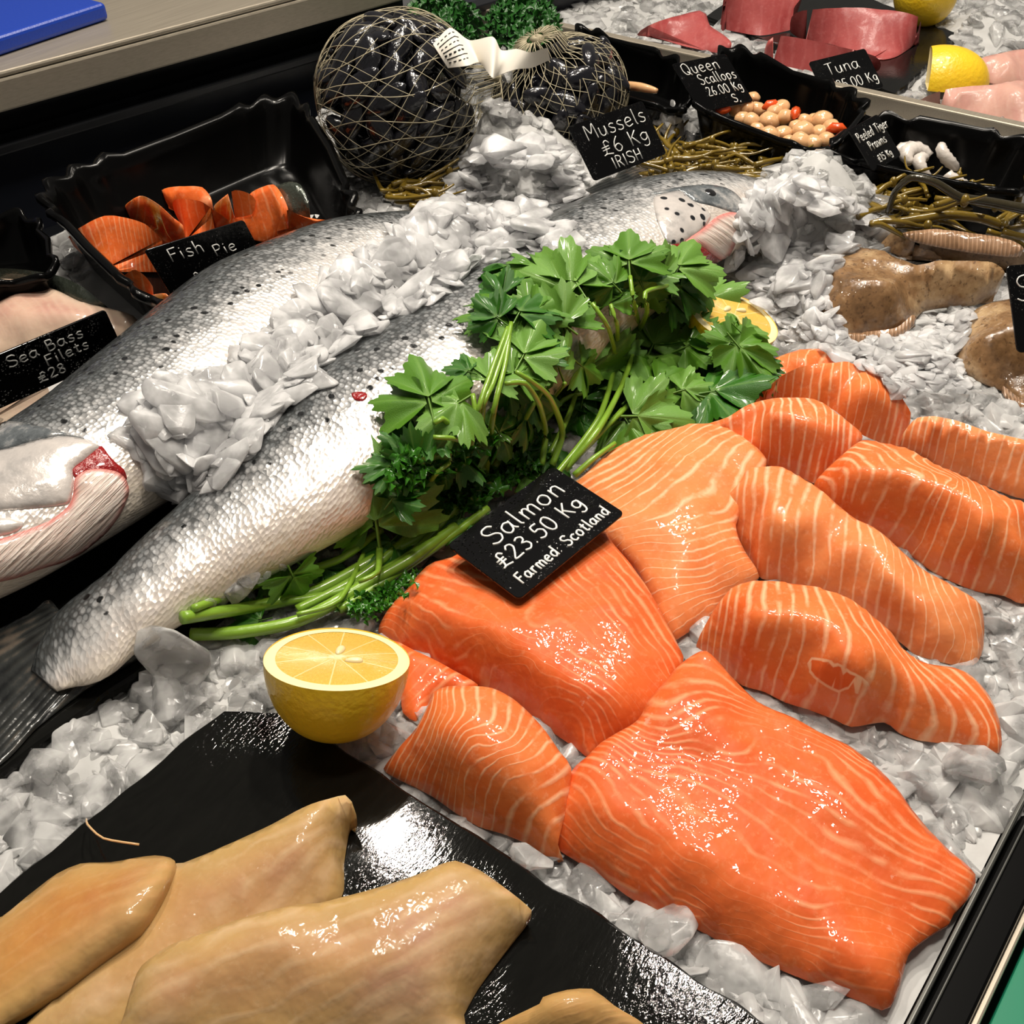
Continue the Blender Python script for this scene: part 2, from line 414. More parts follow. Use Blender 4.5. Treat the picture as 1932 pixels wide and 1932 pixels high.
RED = simple('gill_red', sr(150, 22, 24), 0.25, coat=0.8, bumps=(220, 0.6, 0.003))
def membrane():
    t = NT('gill_membrane'); P = t.attr('suv', 'Vector')
    w = t.noise(t.scale(P, (1, 14, 1)), 22, 3)
    c = t.ramp(w, [(0.3, sr(206, 180, 168)), (0.6, sr(236, 222, 212))])
    c = t.mix(t.smooth(t.attr('edge'), 0.006, 0.0), c, sr(214, 130, 122))
    t.set(Base_Color=c, Roughness=0.3, Normal=t.bump(w, 0.7, 0.004), Coat_Weight=0.6, Coat_Roughness=0.12, Subsurface_Weight=0.1, Subsurface_Scale=0.004)
    return t.m
MEMB = membrane()
def fin():
    t = NT('fin_skin'); P = t.obj(); st = t.attr('stripe')
    w = t.math('SINE', t.math('MULTIPLY', st, 6.283)); n = t.noise(P, 50, 4)
    c = t.ramp(t.math('MULTIPLY_ADD', w, 0.07, n), [(0.3, sr(16, 18, 19)), (0.55, sr(50, 52, 51)), (0.75, sr(104, 94, 84))])
    t.set(Base_Color=c, Roughness=0.22, Normal=t.bump(t.math('MULTIPLY_ADD', w, 0.2, t.noise(P, 90, 3)), 0.4, 0.0025), Coat_Weight=0.6, Coat_Roughness=0.08)
    return t.m
FIN = fin()
EYE = simple('fish_eye', sr(24, 24, 26), 0.08, coat=1.0); EYER = simple('fish_eye_ring', sr(176, 164, 150), 0.2, 0.5, 0.8)

def ice(name, col, trans, rough=0.07, cloud=0.3, sss=0.7):
    t = NT(name); P = t.obj(); n = t.noise(P, 55, 3)
    t.set(Base_Color=tuple(col) + (1,), Roughness=t.math('MULTIPLY_ADD', n, 0.25, rough), IOR=1.31, Transmission_Weight=t.math('MULTIPLY_ADD', t.smooth(n, 0.35, 0.65), -cloud, trans + cloud * 0.5),
          Subsurface_Weight=sss, Subsurface_Radius=(0.016, 0.016, 0.016), Subsurface_Scale=0.7, Normal=t.bump(t.noise(P, 210, 2), 0.12, 0.002))
    return t.m
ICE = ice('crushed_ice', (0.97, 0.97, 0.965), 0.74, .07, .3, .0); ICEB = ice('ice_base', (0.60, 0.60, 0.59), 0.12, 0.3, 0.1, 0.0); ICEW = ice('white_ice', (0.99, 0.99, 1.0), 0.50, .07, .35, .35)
def slate():
    t = NT('wet_slate'); P = t.obj()
    n = t.noise(t.scale(P, (18, 60, 30)), 2.2, 6, 0.65, 0.6); wet = t.smooth(t.noise(P, 11, 2), 0.40, 0.6)
    st = t.noise(t.scale(P, (90, 250, 90)), 2.6, 3, 0.6, 0.4)
    c = t.mix(n, sr(9, 9, 8), sr(24, 24, 22))
    t.set(Base_Color=c, Roughness=0.05, Normal=t.bump(st, t.math('MULTIPLY_ADD', wet, 0.13, 0.025), 0.0014), Specular_IOR_Level=0.25)
    return t.m
SLATE = slate()
BLK = simple('black_gloss_plastic', sr(6, 6, 6), 0.2, Specular_IOR_Level=0.17); BLKM = simple('black_satin', sr(20, 22, 26), 0.35)
NAVY = simple('dark_blue_grey_panel', sr(30, 33, 42), 0.3)
def steel():
    t = NT('brushed_steel'); P = t.obj(); n = t.noise(t.scale(P, (3, 120, 120)), 6, 3)
    t.set(Base_Color=t.mix(n, sr(168, 158, 142), sr(196, 186, 168)), Metallic=0.6, Roughness=t.math('MULTIPLY_ADD', n, 0.15, 0.32)); return t.m
STEEL = steel()
BLUE = simple('blue_plastic', sr(22, 62, 170), 0.38, bumps=(400, 0.25, 0.001))
def tagm():
    t = NT('chalkboard_tag'); P = t.obj(); vo = t.n('ShaderNodeTexVoronoi', Vector=P, Scale=520.0)
    dr = t.math('MULTIPLY', t.smooth(vo.outputs['Distance'], 0.34, 0.1), t.smooth(t.noise(P, 60, 3), 0.42, 0.58))
    t.set(Base_Color=sr(9, 9, 10) + (1,), Roughness=0.12, Specular_IOR_Level=0.3, Normal=t.bump(dr, 0.8, 0.0012)); return t.m
TAGM = tagm(); CHALK = simple('white_chalk_ink', sr(236, 236, 232), 0.6)
def rind():
    t = NT('lemon_rind'); P = t.obj(); n = t.noise(P, 260, 3)
    t.set(Base_Color=t.mix(t.noise(P, 30, 2), sr(255, 218, 52), sr(252, 200, 30)), Roughness=0.33, Normal=t.bump(n, 0.35, 0.002), Subsurface_Weight=0.1, Subsurface_Scale=0.006, Coat_Weight=0.2); return t.m
RIND = rind(); PITH = simple('lemon_pith', sr(250, 234, 178), 0.5)
def pulp():
    t = NT('lemon_pulp'); a = t.attr('ang'); r = t.attr('rad')
    f = t.math('ABSOLUTE', t.math('SUBTRACT', t.math('FRACT', a), 0.5)); wall = t.smooth(t.math('MULTIPLY', t.math('SUBTRACT', 0.5, f), t.math('ADD', r, 0.15)), 0.03, 0.0)
    ves = t.noise(t.n('ShaderNodeCombineXYZ', X=t.math('MULTIPLY', a, 7.0), Y=t.math('MULTIPLY', r, 3.0)).outputs[0], 5, 3)
    c = t.mix(ves, sr(226, 168, 46), sr(246, 214, 112)); c = t.mix(t.math('MAXIMUM', wall, t.smooth(r, 0.14, 0.05)), c, sr(252, 234, 170))
    t.set(Base_Color=c, Roughness=0.18, Normal=t.bump(ves, 0.4, 0.002), Coat_Weight=0.6, Coat_Roughness=0.05, Subsurface_Weight=0.15, Subsurface_Scale=0.006); return t.m
PULP = pulp(); SEED = simple('lemon_pip', sr(240, 222, 170), 0.3)
def leaf(name, a, b, rough=0.35):
    t = NT(name); v = t.attr('vein'); P = t.obj()
    c = t.mix(t.noise(P, 60, 3), a, b); c = t.mix(t.math('MULTIPLY', v, 0.45), c, sr(150, 190, 90))
    t.set(Base_Color=c, Roughness=rough, Normal=t.bump(t.math('SUBTRACT', t.noise(P, 130, 3), v), 0.35, 0.002), Coat_Weight=0.3, Coat_Roughness=0.12)
    d = t.n('ShaderNodeBsdfTranslucent', Color=c); mx = t.n('ShaderNodeMixShader', Fac=0.22)
    t.t.links.new(t.p.outputs[0], mx.inputs[1]); t.t.links.new(d.outputs[0], mx.inputs[2]); t.t.links.new(mx.outputs[0], t.out.inputs[0]); return t.m
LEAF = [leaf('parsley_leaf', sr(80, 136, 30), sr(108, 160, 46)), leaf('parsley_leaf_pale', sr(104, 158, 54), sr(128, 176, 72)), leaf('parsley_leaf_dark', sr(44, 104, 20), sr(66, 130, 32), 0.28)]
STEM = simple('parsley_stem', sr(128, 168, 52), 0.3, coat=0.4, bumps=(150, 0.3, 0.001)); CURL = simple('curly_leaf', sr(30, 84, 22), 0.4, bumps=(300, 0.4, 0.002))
WEED = simple('seaweed', sr(118, 96, 30), 0.2, coat=0.7, bumps=(120, 0.4, 0.002)); KELP = simple('dark_kelp', sr(50, 44, 26), 0.22, coat=0.7, bumps=(120, 0.3, 0.002))
MUS = simple('mussel_shell', sr(22, 22, 28), 0.18, coat=0.7, bumps=(160, 0.4, 0.002)); NET = simple('net_string', sr(176, 166, 138), 0.6)
PAPER = simple('white_paper', sr(226, 220, 208), 0.6); INK = simple('black_ink', sr(40, 40, 40), 0.6)
def sole():
    t = NT('sole_skin'); P = t.obj(); n = t.noise(P, 40, 5, 0.65)
    n = t.noise(P, 26, 5, 0.7); c = t.ramp(n, [(0.32, sr(84, 60, 36)), (0.5, sr(140, 106, 70)), (0.66, sr(190, 160, 120))]); c = t.mix(t.math('MULTIPLY', t.smooth(t.noise(P, 330, 2), 0.58, 0.7), 0.6), c, sr(70, 46, 28))
    w = t.math('SINE', t.math('MULTIPLY', t.attr('stripe'), 6.283))
    t.set(Base_Color=c, Roughness=0.3, Normal=t.bump(t.noise(P, 60, 3, 0.5), 0.35, 0.004), Coat_Weight=0.8, Coat_Roughness=0.06, Coat_Normal=t.bump(t.noise(P, 150, 2), 0.5, 0.004)); return t.m
SOLE = sole()
def finp():
    t = NT('sole_fin'); P = t.obj(); w = t.math('SINE', t.math('MULTIPLY', t.attr('stripe'), 6.283))
    c = t.ramp(t.math('MULTIPLY_ADD', w, 0.10, t.noise(P, 60, 3)), [(0.2, sr(110, 80, 52)), (0.6, sr(178, 140, 108)), (0.9, sr(214, 178, 150))])
    t.set(Base_Color=c, Roughness=0.25, Normal=t.bump(w, 0.5, 0.0015), Coat_Weight=0.8, Coat_Roughness=0.1); return t.m
SOLF = finp()
SCAL = simple('scallop_meat', sr(228, 180, 130), 0.22, coat=0.7, bumps=(120, 0.3, 0.002), Subsurface_Weight=0.2, Subsurface_Scale=0.006); ROE = simple('scallop_roe', sr(226, 84, 30), 0.25, coat=0.6)
PRAWN = simple('prawn_meat', sr(222, 214, 206), 0.25, coat=0.6, bumps=(160, 0.4, 0.002)); BSKIN = simple('bass_skin', sr(64, 70, 62), 0.22, 0.3, 0.7, (260, 0.6, 0.002))
GREEN = simple('green_panel', sr(30, 128, 96), 0.3); GREY = simple('grey_floor_tile', sr(90, 86, 80), 0.5); ALU = simple('aluminium_strip', sr(110, 110, 106), 0.35, 0.8)
# ------------------------------------------------------------------ the shop floor and the counter
mb = MB(); mb.box(-2.5, 4, -2.5, 3, -0.93, -0.90)
tag(mb.build('floor', GREY, smooth=False), kind='structure')
cnt = empty('display_counter', (0.75, 0.45, -0.90), 'black refrigerated fish counter with a deep well full of crushed ice', 'display counter')
def cpart(name, mat, boxes, bw=0.0015):
    m = MB()
    for b in boxes: m.box(*b)
    return bevel(m.build(name, mat, cnt, False), bw)
cpart('cabinet', BLKM, [(-0.45, 2.3, 0.0, 1.02, -0.90, -0.075)])
cpart('well_pan', BLKM, [(-0.45, 2.3, 0.006, 1.0, -0.075, -0.055)])
cpart('front_frame', BLK, [(-0.45, 2.3, -0.0105, 0.0055, -0.075, 0.004)])
cpart('steel_lip', ALU, [(-0.45, 2.3, 0.0058, 0.0082, -0.055, 0.008)], 0.001)
cpart('trim_strip', ALU, [(-0.45, 2.3, 0.0018, 0.0028, 0.0042, 0.0062)], 0.0006)
cpart('front_trim', STEEL, [(-0.45, 2.3, -0.0135, -0.0108, -0.09, 0.002)], 0.001)
cpart('green_front_panel', GREEN, [(-0.45, 2.3, -0.16, -0.0165, -0.16, -0.004)])
cpart('divider_strip', STEEL, [(1.000, 1.012, 0.0085, 0.86, -0.055, 0.030)], 0.0015)
# the back of the well runs a little askew to the front
bd = np.array([0.734 - 0.473, 0.879 - 0.932]); bd /= np.linalg.norm(bd); bn = np.array([-bd[1], bd[0]]); b0 = np.array([0.473, 0.930])
def backbox(mbx, s0, s1, n0, n1, z0, z1):
    c = [b0 + bd * s + bn * n for s, n in ((s0, n0), (s1, n0), (s1, n1), (s0, n1))]
    mbx.add([(p[0], p[1], z) for z in (z0, z1) for p in c], [(0, 3, 2, 1), (4, 5, 6, 7), (0, 1, 5, 4), (1, 2, 6, 5), (2, 3, 7, 6), (3, 0, 4, 7)])
m = MB(); backbox(m, -0.9, 1.6, 0.03, 0.045, -0.075, 0.035); bevel(m.build('back_panel', NAVY, cnt, False), 0.002)
m = MB(); backbox(m, -0.9, 1.6, 0.012, 0.03, 0.028, 0.037); bevel(m.build('back_trim', BLKM, cnt, False), 0.002)
wt = empty('steel_worktop', tuple(b0 + bd * 0.2 + bn * 0.3) + (0.06,), 'brushed steel worktop ledge running along the back of the counter', 'worktop')
m = MB(); backbox(m, -0.9, 0.45, 0.0, 0.55, 0.095, 0.100); bevel(m.build('steel_top', STEEL, wt, False), 0.002)
m = MB(); backbox(m, -0.9, 0.45, -0.001, 0.004, 0.068, 0.0945); bevel(m.build('front_edge', STEEL, wt, False), 0.002)
m = MB(); backbox(m, -0.9, 0.45, 0.05, 0.54, -0.075, 0.0945); m.build('support', BLKM, wt, False)
# blue chopping board
p1 = at(-260, 190, 0.102); p2 = at(207, 34, 0.102); e = (p2 - p1)[:2]; e /= np.linalg.norm(e); nn_ = np.array([-e[1], e[0]])
c = np.array(p2[:2]); q = [c - e * 0.40, c, c + nn_ * 0.28, c - e * 0.40 + nn_ * 0.28]
m = MB(); m.add([(a[0], a[1], z) for z in (0.1005, 0.116) for a in q], [(0, 3, 2, 1), (4, 5, 6, 7), (0, 1, 5, 4), (1, 2, 6, 5), (2, 3, 7, 6), (3, 0, 4, 7)])
bevel(tag(m.build('chopping_board', BLUE, smooth=False), 'blue plastic chopping board lying on the steel worktop', 'chopping board'), 0.004, 3)

# ------------------------------------------------------------------ slates
def slab_slate(pts, z0, z1, label, cut=None):
    P = spline(np.array([(x, y, 0) for x, y in pts]), True, 0.006)
    P = np.array([pts[0]]) if False else P
    ring = []
    n = len(pts)
    for i in range(n):
        a, b = np.array(pts[i]), np.array(pts[(i + 1) % n]); k = max(2, int(np.linalg.norm(b - a) / 0.005))
        for j in range(k): ring.append(a + (b - a) * j / k)
    ring = np.array(ring); m = len(ring)
    jit = np.array([[noise.noise(Vector((p[0] * 60, p[1] * 60, s))) for s in (0, 5)] for p in ring]) * 0.0022
    V = []; Fc = []
    for z, ins, js in ((z1, 0.0016, 0.7), (z1 - 0.0015, 0.0, 1.0), ((z0 + z1) / 2, -0.0006, 1.2), (z0, 0.001, 0.6)):
        cen = ring.mean(0)
        for p, j in zip(ring, jit):
            d = (cen - p) / np.linalg.norm(cen - p); r = p + d * ins + j * js; V.append((r[0], r[1], z))
    for k in range(3):
        for i in range(m):
            j = (i + 1) % m; Fc.append((k * m + j, k * m + i, (k + 1) * m + i, (k + 1) * m + j))
    Fc.append(tuple(range(m))); Fc.append(tuple(3 * m + i for i in range(m))[::-1])
    o = link_mesh('slate_board', V, Fc, SLATE, None, False); tag(o, label, 'slate board', None)
    FOOT.append(ring); SURF.append(BVHTree.FromPolygons([tuple(p) for p in V], Fc)); return o
slab_slate([(-0.22, -0.10 + 0.106), (0.196, 0.006), (0.191, 0.20), (0.189, 0.300), (0.172, 0.326), (-0.22, 0.331)], -0.002, 0.006, 'wet black slate board in the foreground under the yellow haddock fillets')
slab_slate([(-0.22, 0.384), (0.10, 0.382), (0.26, 0.376), (0.62, 0.380), (0.62, 0.60), (-0.22, 0.60)], -0.004, 0.004, 'black slate board lying under the two whole salmon')
a = [at(x, y, 0.004)[:2] for x, y in ((1815, 66), (1690, 178), (1330, 30), (1480, -70))]
slab_slate([tuple(a[0]), tuple(a[3]), tuple(a[2]), tuple(a[1])], -0.006, 0.004, 'grey slate board under the tuna steaks beyond the steel divider')

# ------------------------------------------------------------------ black scalloped trays
def tray(corners, depth, label, nwave=(7, 5), zfloor=None, taper=0.80, lip=0.008, wave=0.004):
    """corners: rim corners front-left, front-right, rear-right, rear-left in the place"""
    C4 = np.array(corners, float)
    def bil(u, v): return (C4[0] * (1 - u) * (1 - v) + C4[1] * u * (1 - v) + C4[2] * u * v + C4[3] * (1 - u) * v)
    N = 160; S = []
    for i in range(N):
        t = 2 * pi * i / N; cx, cy = cos(t), sin(t); ex = 0.30
        S.append((0.5 + 0.5 * math.copysign(abs(cx) ** ex, cx), 0.5 + 0.5 * math.copysign(abs(cy) ** ex, cy), t))
    # even spacing along the rim
    P = np.array([bil(u, v) for u, v, _ in S]); cen = C4.mean(0)
    seg = np.r_[0, np.cumsum(np.linalg.norm(np.diff(np.vstack([P, P[:1]]), axis=0), axis=1))]
    L = seg[-1]; nw = int(round(L / 0.028)); V = []; Fc = []
    rings = [(1.00, 0.0, -0.003, 1.0), (1.00, 0.0, 0.0, 1.0), (0.965, 0.0, 0.001, 1.0), (0.935, 0.0, -0.003, 0.8), (0.92, 0.25, 0, 0.4), (taper + 0.03, 0.93, 0, 0), (taper - 0.03, 1.0, 0, 0), (0.3, 1.0, 0, 0)]
    outer = [(1.0, 0, -0.0045, 1.0), (0.975, 0.0, -0.004, 0.9), (0.945, 0.2, 0, 0.5), (taper + 0.045, 0.97, 0, 0), (taper - 0.02, 1.03, 0, 0), (0.3, 1.03, 0, 0)]
    allr = list(reversed(outer)) + rings
    for sc, dz, zz, wv in allr:
        for i in range(N):
            w = cos(2 * pi * nw * seg[i] / L); p = cen + (P[i] - cen) * sc; p = p.copy()
            d = (P[i] - cen)[:2]; d /= np.linalg.norm(d); p[:2] += d * wave * w * wv * 0.8
            p[2] += zz + wave * 0.5 * w * wv - depth * dz * 1.0
            if dz >= 0.9: p[2] = cen[2] - depth * dz + (p[2] - (cen[2] - depth * dz)) * 0.3
            V.append(tuple(p))
    K = len(allr)
    for k in range(K - 1):
        for i in range(N):
            j = (i + 1) % N; Fc.append((k * N + i, k * N + j, (k + 1) * N + j, (k + 1) * N + i))
    Fc.append(tuple(range(N))[::-1]); Fc.append(tuple((K - 1) * N + i for i in range(N)))
    o = link_mesh('display_tray', V, Fc, BLK); tag(o, label, 'tray')
    FOOT.append(np.array([(cen + (p - cen) * 0.86)[:2] for p in P])); SURF.append(BVHTree.FromPolygons(V, Fc)); return o
T1 = tray([at(300, 600, .045), at(700, 425, .035), at(560, 158, .055), at(40, 350, .060)], 0.050, 'deep black scalloped tray holding orange salmon chunks at the back left')
T3 = tray([at(1296, 196, .050), at(1560, 296, .050), at(1650, 186, .050), at(1365, 74, .050)], 0.046, 'black scalloped tray filled with pale queen scallops and orange roe')
T4 = tray([at(1545, 288, .044), at(1945, 372, .042), at(1960, 262, .044), at(1640, 208, .044)], 0.042, 'black scalloped tray at the right edge with a few white prawns')
T2 = tray([at(1090, 160, .042), at(1300, 215, .042), at(1310, 120, .042), at(1080, 40, .042)], 0.040, 'black scalloped tray with one razor clam behind the netted mussels')
T5 = tray([at(-260, 560, .035), at(118, 520, .035), at(60, 392, .045), at(-330, 440, .045)], 0.035, 'black tray corner in shadow left of the salmon chunk tray')

# ------------------------------------------------------------------ the two whole salmon
def fish_body(st, roll, step=0.004, nA=56, zoff=0.0, flip=1):
    S = np.array(st, float); X = spline(S[:, :3], False, step)
    d0 = np.r_[0, np.cumsum(np.linalg.norm(np.diff(S[:, :2], axis=0), axis=1))]; d1 = np.r_[0, np.cumsum(np.linalg.norm(np.diff(X[:, :2], axis=0), axis=1))]
    d1 = d1 / d1[-1] * d0[-1]
    def sm(col):
        q = np.interp(d1, d0, S[:, col]); k = np.ones(9) / 9; return np.convolve(np.pad(q, 4, mode='edge'), k, 'valid')
    hw, ht = sm(3), sm(4); zc = sm(2)
    T = np.gradient(X[:, :2], axis=0); T /= np.linalg.norm(T, axis=1)[:, None]
    V = []; suv = []; dv = []; n = len(X)
    for i in range(n):
        Nn = np.array([-T[i, 1], T[i, 0]]) * flip
        for k in range(nA):
            a = 2 * pi * k / nA; ca, sa = cos(a), sin(a)
            x = math.copysign(abs(ca) ** 0.92, ca) * hw[i]; zz = (abs(sa) ** 0.9) * ht[i] * (1 if sa > 0 else -0.72)
            V.append((X[i, 0] + Nn[0] * x, X[i, 1] + Nn[1] * x, zc[i] + zz + zoff))
            aa = a if a < pi else 2 * pi - a
            suv.append((d1[i], aa * (hw[i] + ht[i]) / 2, 0)); dv.append((1 - cos(max(0.0, aa - roll))) / 2)
    Fc = []
    for i in range(n - 1):
        for k in range(nA):
            j = (k + 1) % nA; q = (i * nA + k, i * nA + j, (i + 1) * nA + j, (i + 1) * nA + k); Fc.append(q if flip < 0 else q[::-1])
    a0 = tuple(range(nA)); a1 = tuple((n - 1) * nA + k for k in range(nA)); Fc.append(a0 if flip > 0 else a0[::-1]); Fc.append(a1[::-1] if flip > 0 else a1)
    Va = np.array(V); vol = sum(np.dot(Va[f[0]], np.cross(Va[f[1]], Va[f[2]])) + np.dot(Va[f[0]], np.cross(Va[f[2]], Va[f[3]])) for f in Fc if len(f) == 4)
    if vol < 0: Fc = [f[::-1] for f in Fc]
    return V, Fc, suv, dv
def whole_fish(st, roll, label, flip):
    V, Fc, suv, dv = fish_body(st, roll, flip=flip)
    c = np.array(st)[:, :2].mean(0); root = empty('whole_salmon', (c[0], c[1], 0.004), label, 'fish', 'whole salmon lying head to tail')
    link_mesh('body', V, Fc, SKIN, root, True, None, {'suv': np.array(suv), 'dv': np.array(dv)})
    b = BVHTree.FromPolygons(V, Fc); SURF.append(b); return root, b
def hit(bvh, px, py):
    d = ray(px, py); d = d / np.linalg.norm(d)
    r = bvh.ray_cast(Vector(CC), Vector(d))
    if r[0] is None: return None, None
    nn = np.array(r[1]); return np.array(r[0]), (nn if nn @ d < 0 else -nn)
def surf_hit(px, py, zmin=0.0):
    best = None; bd_ = 1e9
    d = ray(px, py); d = d / np.linalg.norm(d)
    for b in SURF:
        r = b.ray_cast(Vector(CC), Vector(d))
        if r[0] is not None and r[3] < bd_: bd_ = r[3]; best = (np.array(r[0]), np.array(r[1]))
    p = at(px, py, zmin)
    if best is None or np.linalg.norm(p - CC) < bd_: return p, np.array([0, 0, 1.0])
    return best
def over(px, py, lift):
    p, n = surf_hit(px, py, 0.002); d = CC - p; d /= np.linalg.norm(d); return p + d * lift
def drape(bvh, crop, pts, lift, mat, name, parent, spx=7, ang=0.0, skirt=0.0025, shape=0.5):
    P = np.array([(p[0], p[1]) for p in cv(crop, pts)]); R = spline(np.c_[P, np.zeros(len(P))], True, spx)[:, :2]
    G = hexgrid(R.min(0), R.max(0), spx); G = G[inside(R, G)]; G = G[poly_dist(R, G) > spx * 0.6]
    V2, tris = cdt(R, G); d = poly_dist(R, V2); V = []; ok = []; E = []
    for (x, y), dd in zip(V2, d):
        h, nn = hit(bvh, x, y); ok.append(h is not None)
        V.append(h + nn * (0.0004 + lift * min(1, (dd / 40.0)) ** shape) if h is not None else np.zeros(3)); E.append(dd * 0.0004)
    V = np.array(V); tris = [t for t in tris if all(ok[i] for i in t)]
    t_ = np.array(tris); vw = ((V[t_].mean(1) - CC) * tri_norm(t_, V)).sum(1); t_[vw > 0] = t_[vw > 0][:, ::-1]
    from collections import Counter
    ec = Counter()
    for t in t_:
        for a, b in ((t[0], t[1]), (t[1], t[2]), (t[2], t[0])): ec[(min(a, b), max(a, b))] += 1
    VV = [tuple(p) for p in V]; Fc = [tuple(t) for t in t_]; low = {}
    for t in t_:
        for a, b in ((t[0], t[1]), (t[1], t[2]), (t[2], t[0])):
            if ec[(min(a, b), max(a, b))] == 1:
                for q in (a, b):
                    if q not in low:
                        _, nn = hit(bvh, *V2[q]); low[q] = len(VV); VV.append(tuple(V[q] - nn * skirt)); E.append(0)
                Fc.append((b, a, low[a], low[b]))
    V2 = np.vstack([V2, [V2[q] for q in low]]) if low else V2
    ca, sa = cos(ang), sin(ang); s = np.c_[V2[:, 0] * ca + V2[:, 1] * sa, -V2[:, 0] * sa + V2[:, 1] * ca] * 0.0004
    used = sorted({i for f in Fc for i in f}); mp = {u: i for i, u in enumerate(used)}
    return link_mesh(name, [VV[u] for u in used], [tuple(mp[i] for i in f) for f in Fc], mat, parent, True, None,
                     {'suv': np.c_[s, np.zeros(len(s))][used], 'edge': np.array(E)[used]})

# rear salmon: head at the left edge of the picture, tail under the mussel tag
stA = [(0.085, 0.500, .030, .018, .014), (0.115, 0.497, .034, .034, .024), (0.16, 0.494, .037, .047, .030), (0.205, 0.495, .039, .053, .034), (0.25, 0.497, .040, .056, .035), (0.31, 0.511, .040, .058, .036),
       (0.40, 0.535, .040, .058, .035), (0.49, 0.543, .034, .046, .029), (0.57, 0.515, .026, .031, .021), (0.63, 0.483, .020, .023, .015), (0.675, 0.46, .016, .021, .010)]
A, bA = whole_fish(stA, 0.34, 'rear whole salmon with its head at the left edge and ice on its flank', 1)
stB = [(0.128, 0.406, .010, .003, .0012), (0.132, 0.406, .011, .014, .0025), (0.138, 0.406, .013, .025, .0045), (0.146, 0.405, .016, .030, .008), (0.158, 0.404, .019, .027, .011), (0.172, 0.402, .022, .025, .014), (0.186, 0.399, .024, .026, .018), (0.2235, 0.396, .028, .032, .022), (0.28, 0.388, .035, .044, .029), (0.343, 0.388, .041, .057, .035),
       (0.442, 0.384, .044, .061, .037), (0.566, 0.386, .044, .060, .037), (0.640, 0.380, .042, .052, .035), (0.69, 0.366, .039, .044, .031), (0.73, 0.352, .034, .030, .023), (0.752, 0.345, .030, .016, .014)]
B, bB = whole_fish(stB, 0.24, 'front whole salmon running from the tail at left to the spotted head at right', 1)
drape(bA, 'k', [(-240, 700), (0, 690), (190, 640), (330, 618), (450, 632), (520, 668), (500, 690), (440, 740), (380, 790), (385, 850), (375, 920), (350, 970), (200, 990), (60, 1000), (-240, 1010)], .004, GILLP, 'gill_cover', A)
drape(bA, 'k', [(370, 790), (440, 735), (490, 685), (530, 668), (570, 720), (610, 760), (645, 790), (660, 840), (610, 815), (520, 800), (450, 810), (400, 840)], .0005, RED, 'gill', A)
drape(bA, 'k', [(390, 835), (450, 792), (530, 785), (610, 800), (655, 840), (672, 900), (655, 960), (620, 1030), (560, 1110), (480, 1180), (420, 1225), (330, 1270), (200, 1310), (60, 1360), (-240, 1400), (-240, 1180), (0, 1150), (120, 1110), (250, 1060), (350, 985), (380, 920)], .003, MEMB, 'gill_membrane', A, ang=-0.75)
drape(bA, 'k', [(-240, 1030), (0, 1035), (80, 1045), (125, 1070), (90, 1110), (0, 1135), (-240, 1145)], .004, GILLP, 'jaw', A)
drape(bA, 'k', [(-240, 560), (60, 540), (170, 560), (300, 590), (440, 628), (330, 612), (190, 634), (0, 684), (-240, 695)], .0012, BLUEH, 'head_top', A)
drape(bB, 't', [(205, 925), (250, 905), (330, 890), (380, 930), (470, 1000), (440, 1060), (400, 1095), (350, 1125), (300, 1140), (265, 1125), (240, 1080), (215, 1010)], .003, GILLC, 'gill_cover', B, 4)
drape(bB, 't', [(190, 905), (260, 885), (360, 868), (460, 862), (540, 876), (590, 905), (622, 950), (600, 1000), (560, 985), (480, 960), (400, 940), (330, 893), (250, 903)], .001, BLUEH, 'head_top', B, 4)
drape(bB, 't', [(380, 1095), (440, 1060), (500, 1010), (560, 990), (610, 1000), (600, 1080), (580, 1150), (550, 1200), (520, 1215), (480, 1185), (420, 1145), (350, 1140)], .002, MEMB, 'gill_membrane', B, 4, ang=0.6)
drape(bB, 't', [(290, 1142), (350, 1140), (420, 1145), (480, 1185), (520, 1218), (500, 1240), (440, 1225), (380, 1190)], .0008, RED, 'gill', B, 4)
drape(bB, 'k', [(1830, 395), (1870, 385), (1905, 392), (1912, 410), (1890, 432), (1850, 428)], .0006, RED, 'blood_spot', B, 3, skirt=.001)
def ball(center, r, nrm, n=14, sq=0.5):
    nrm = np.array(nrm) / np.linalg.norm(nrm); a = np.cross(nrm, (0.3, 0.9, 0.1)); a /= np.linalg.norm(a); b = np.cross(nrm, a); V = []; Fc = []
    for i in range(n + 1):
        t = pi * i / n
        for k in range(2 * n): V.append(np.array(center) + r * (sin(t) * (cos(pi * k / n) * a + sin(pi * k / n) * b)) + nrm * r * sq * cos(t))
    for i in range(n):
        for k in range(2 * n):
            j = (k + 1) % (2 * n); Fc.append((i * 2 * n + k, (i + 1) * 2 * n + k, (i + 1) * 2 * n + j, i * 2 * n + j))
    return V, Fc
h, nn_ = hit(bB, 1340, 365)
if h is not None:
    v, f_ = ball(h - nn_ * .0006, .0074, nn_, 12, .22); link_mesh('eye_ring', v, f_, EYER, B); v, f_ = ball(h + nn_ * .0006, .0044, nn_, 12, .3); link_mesh('eye', v, f_, EYE, B)
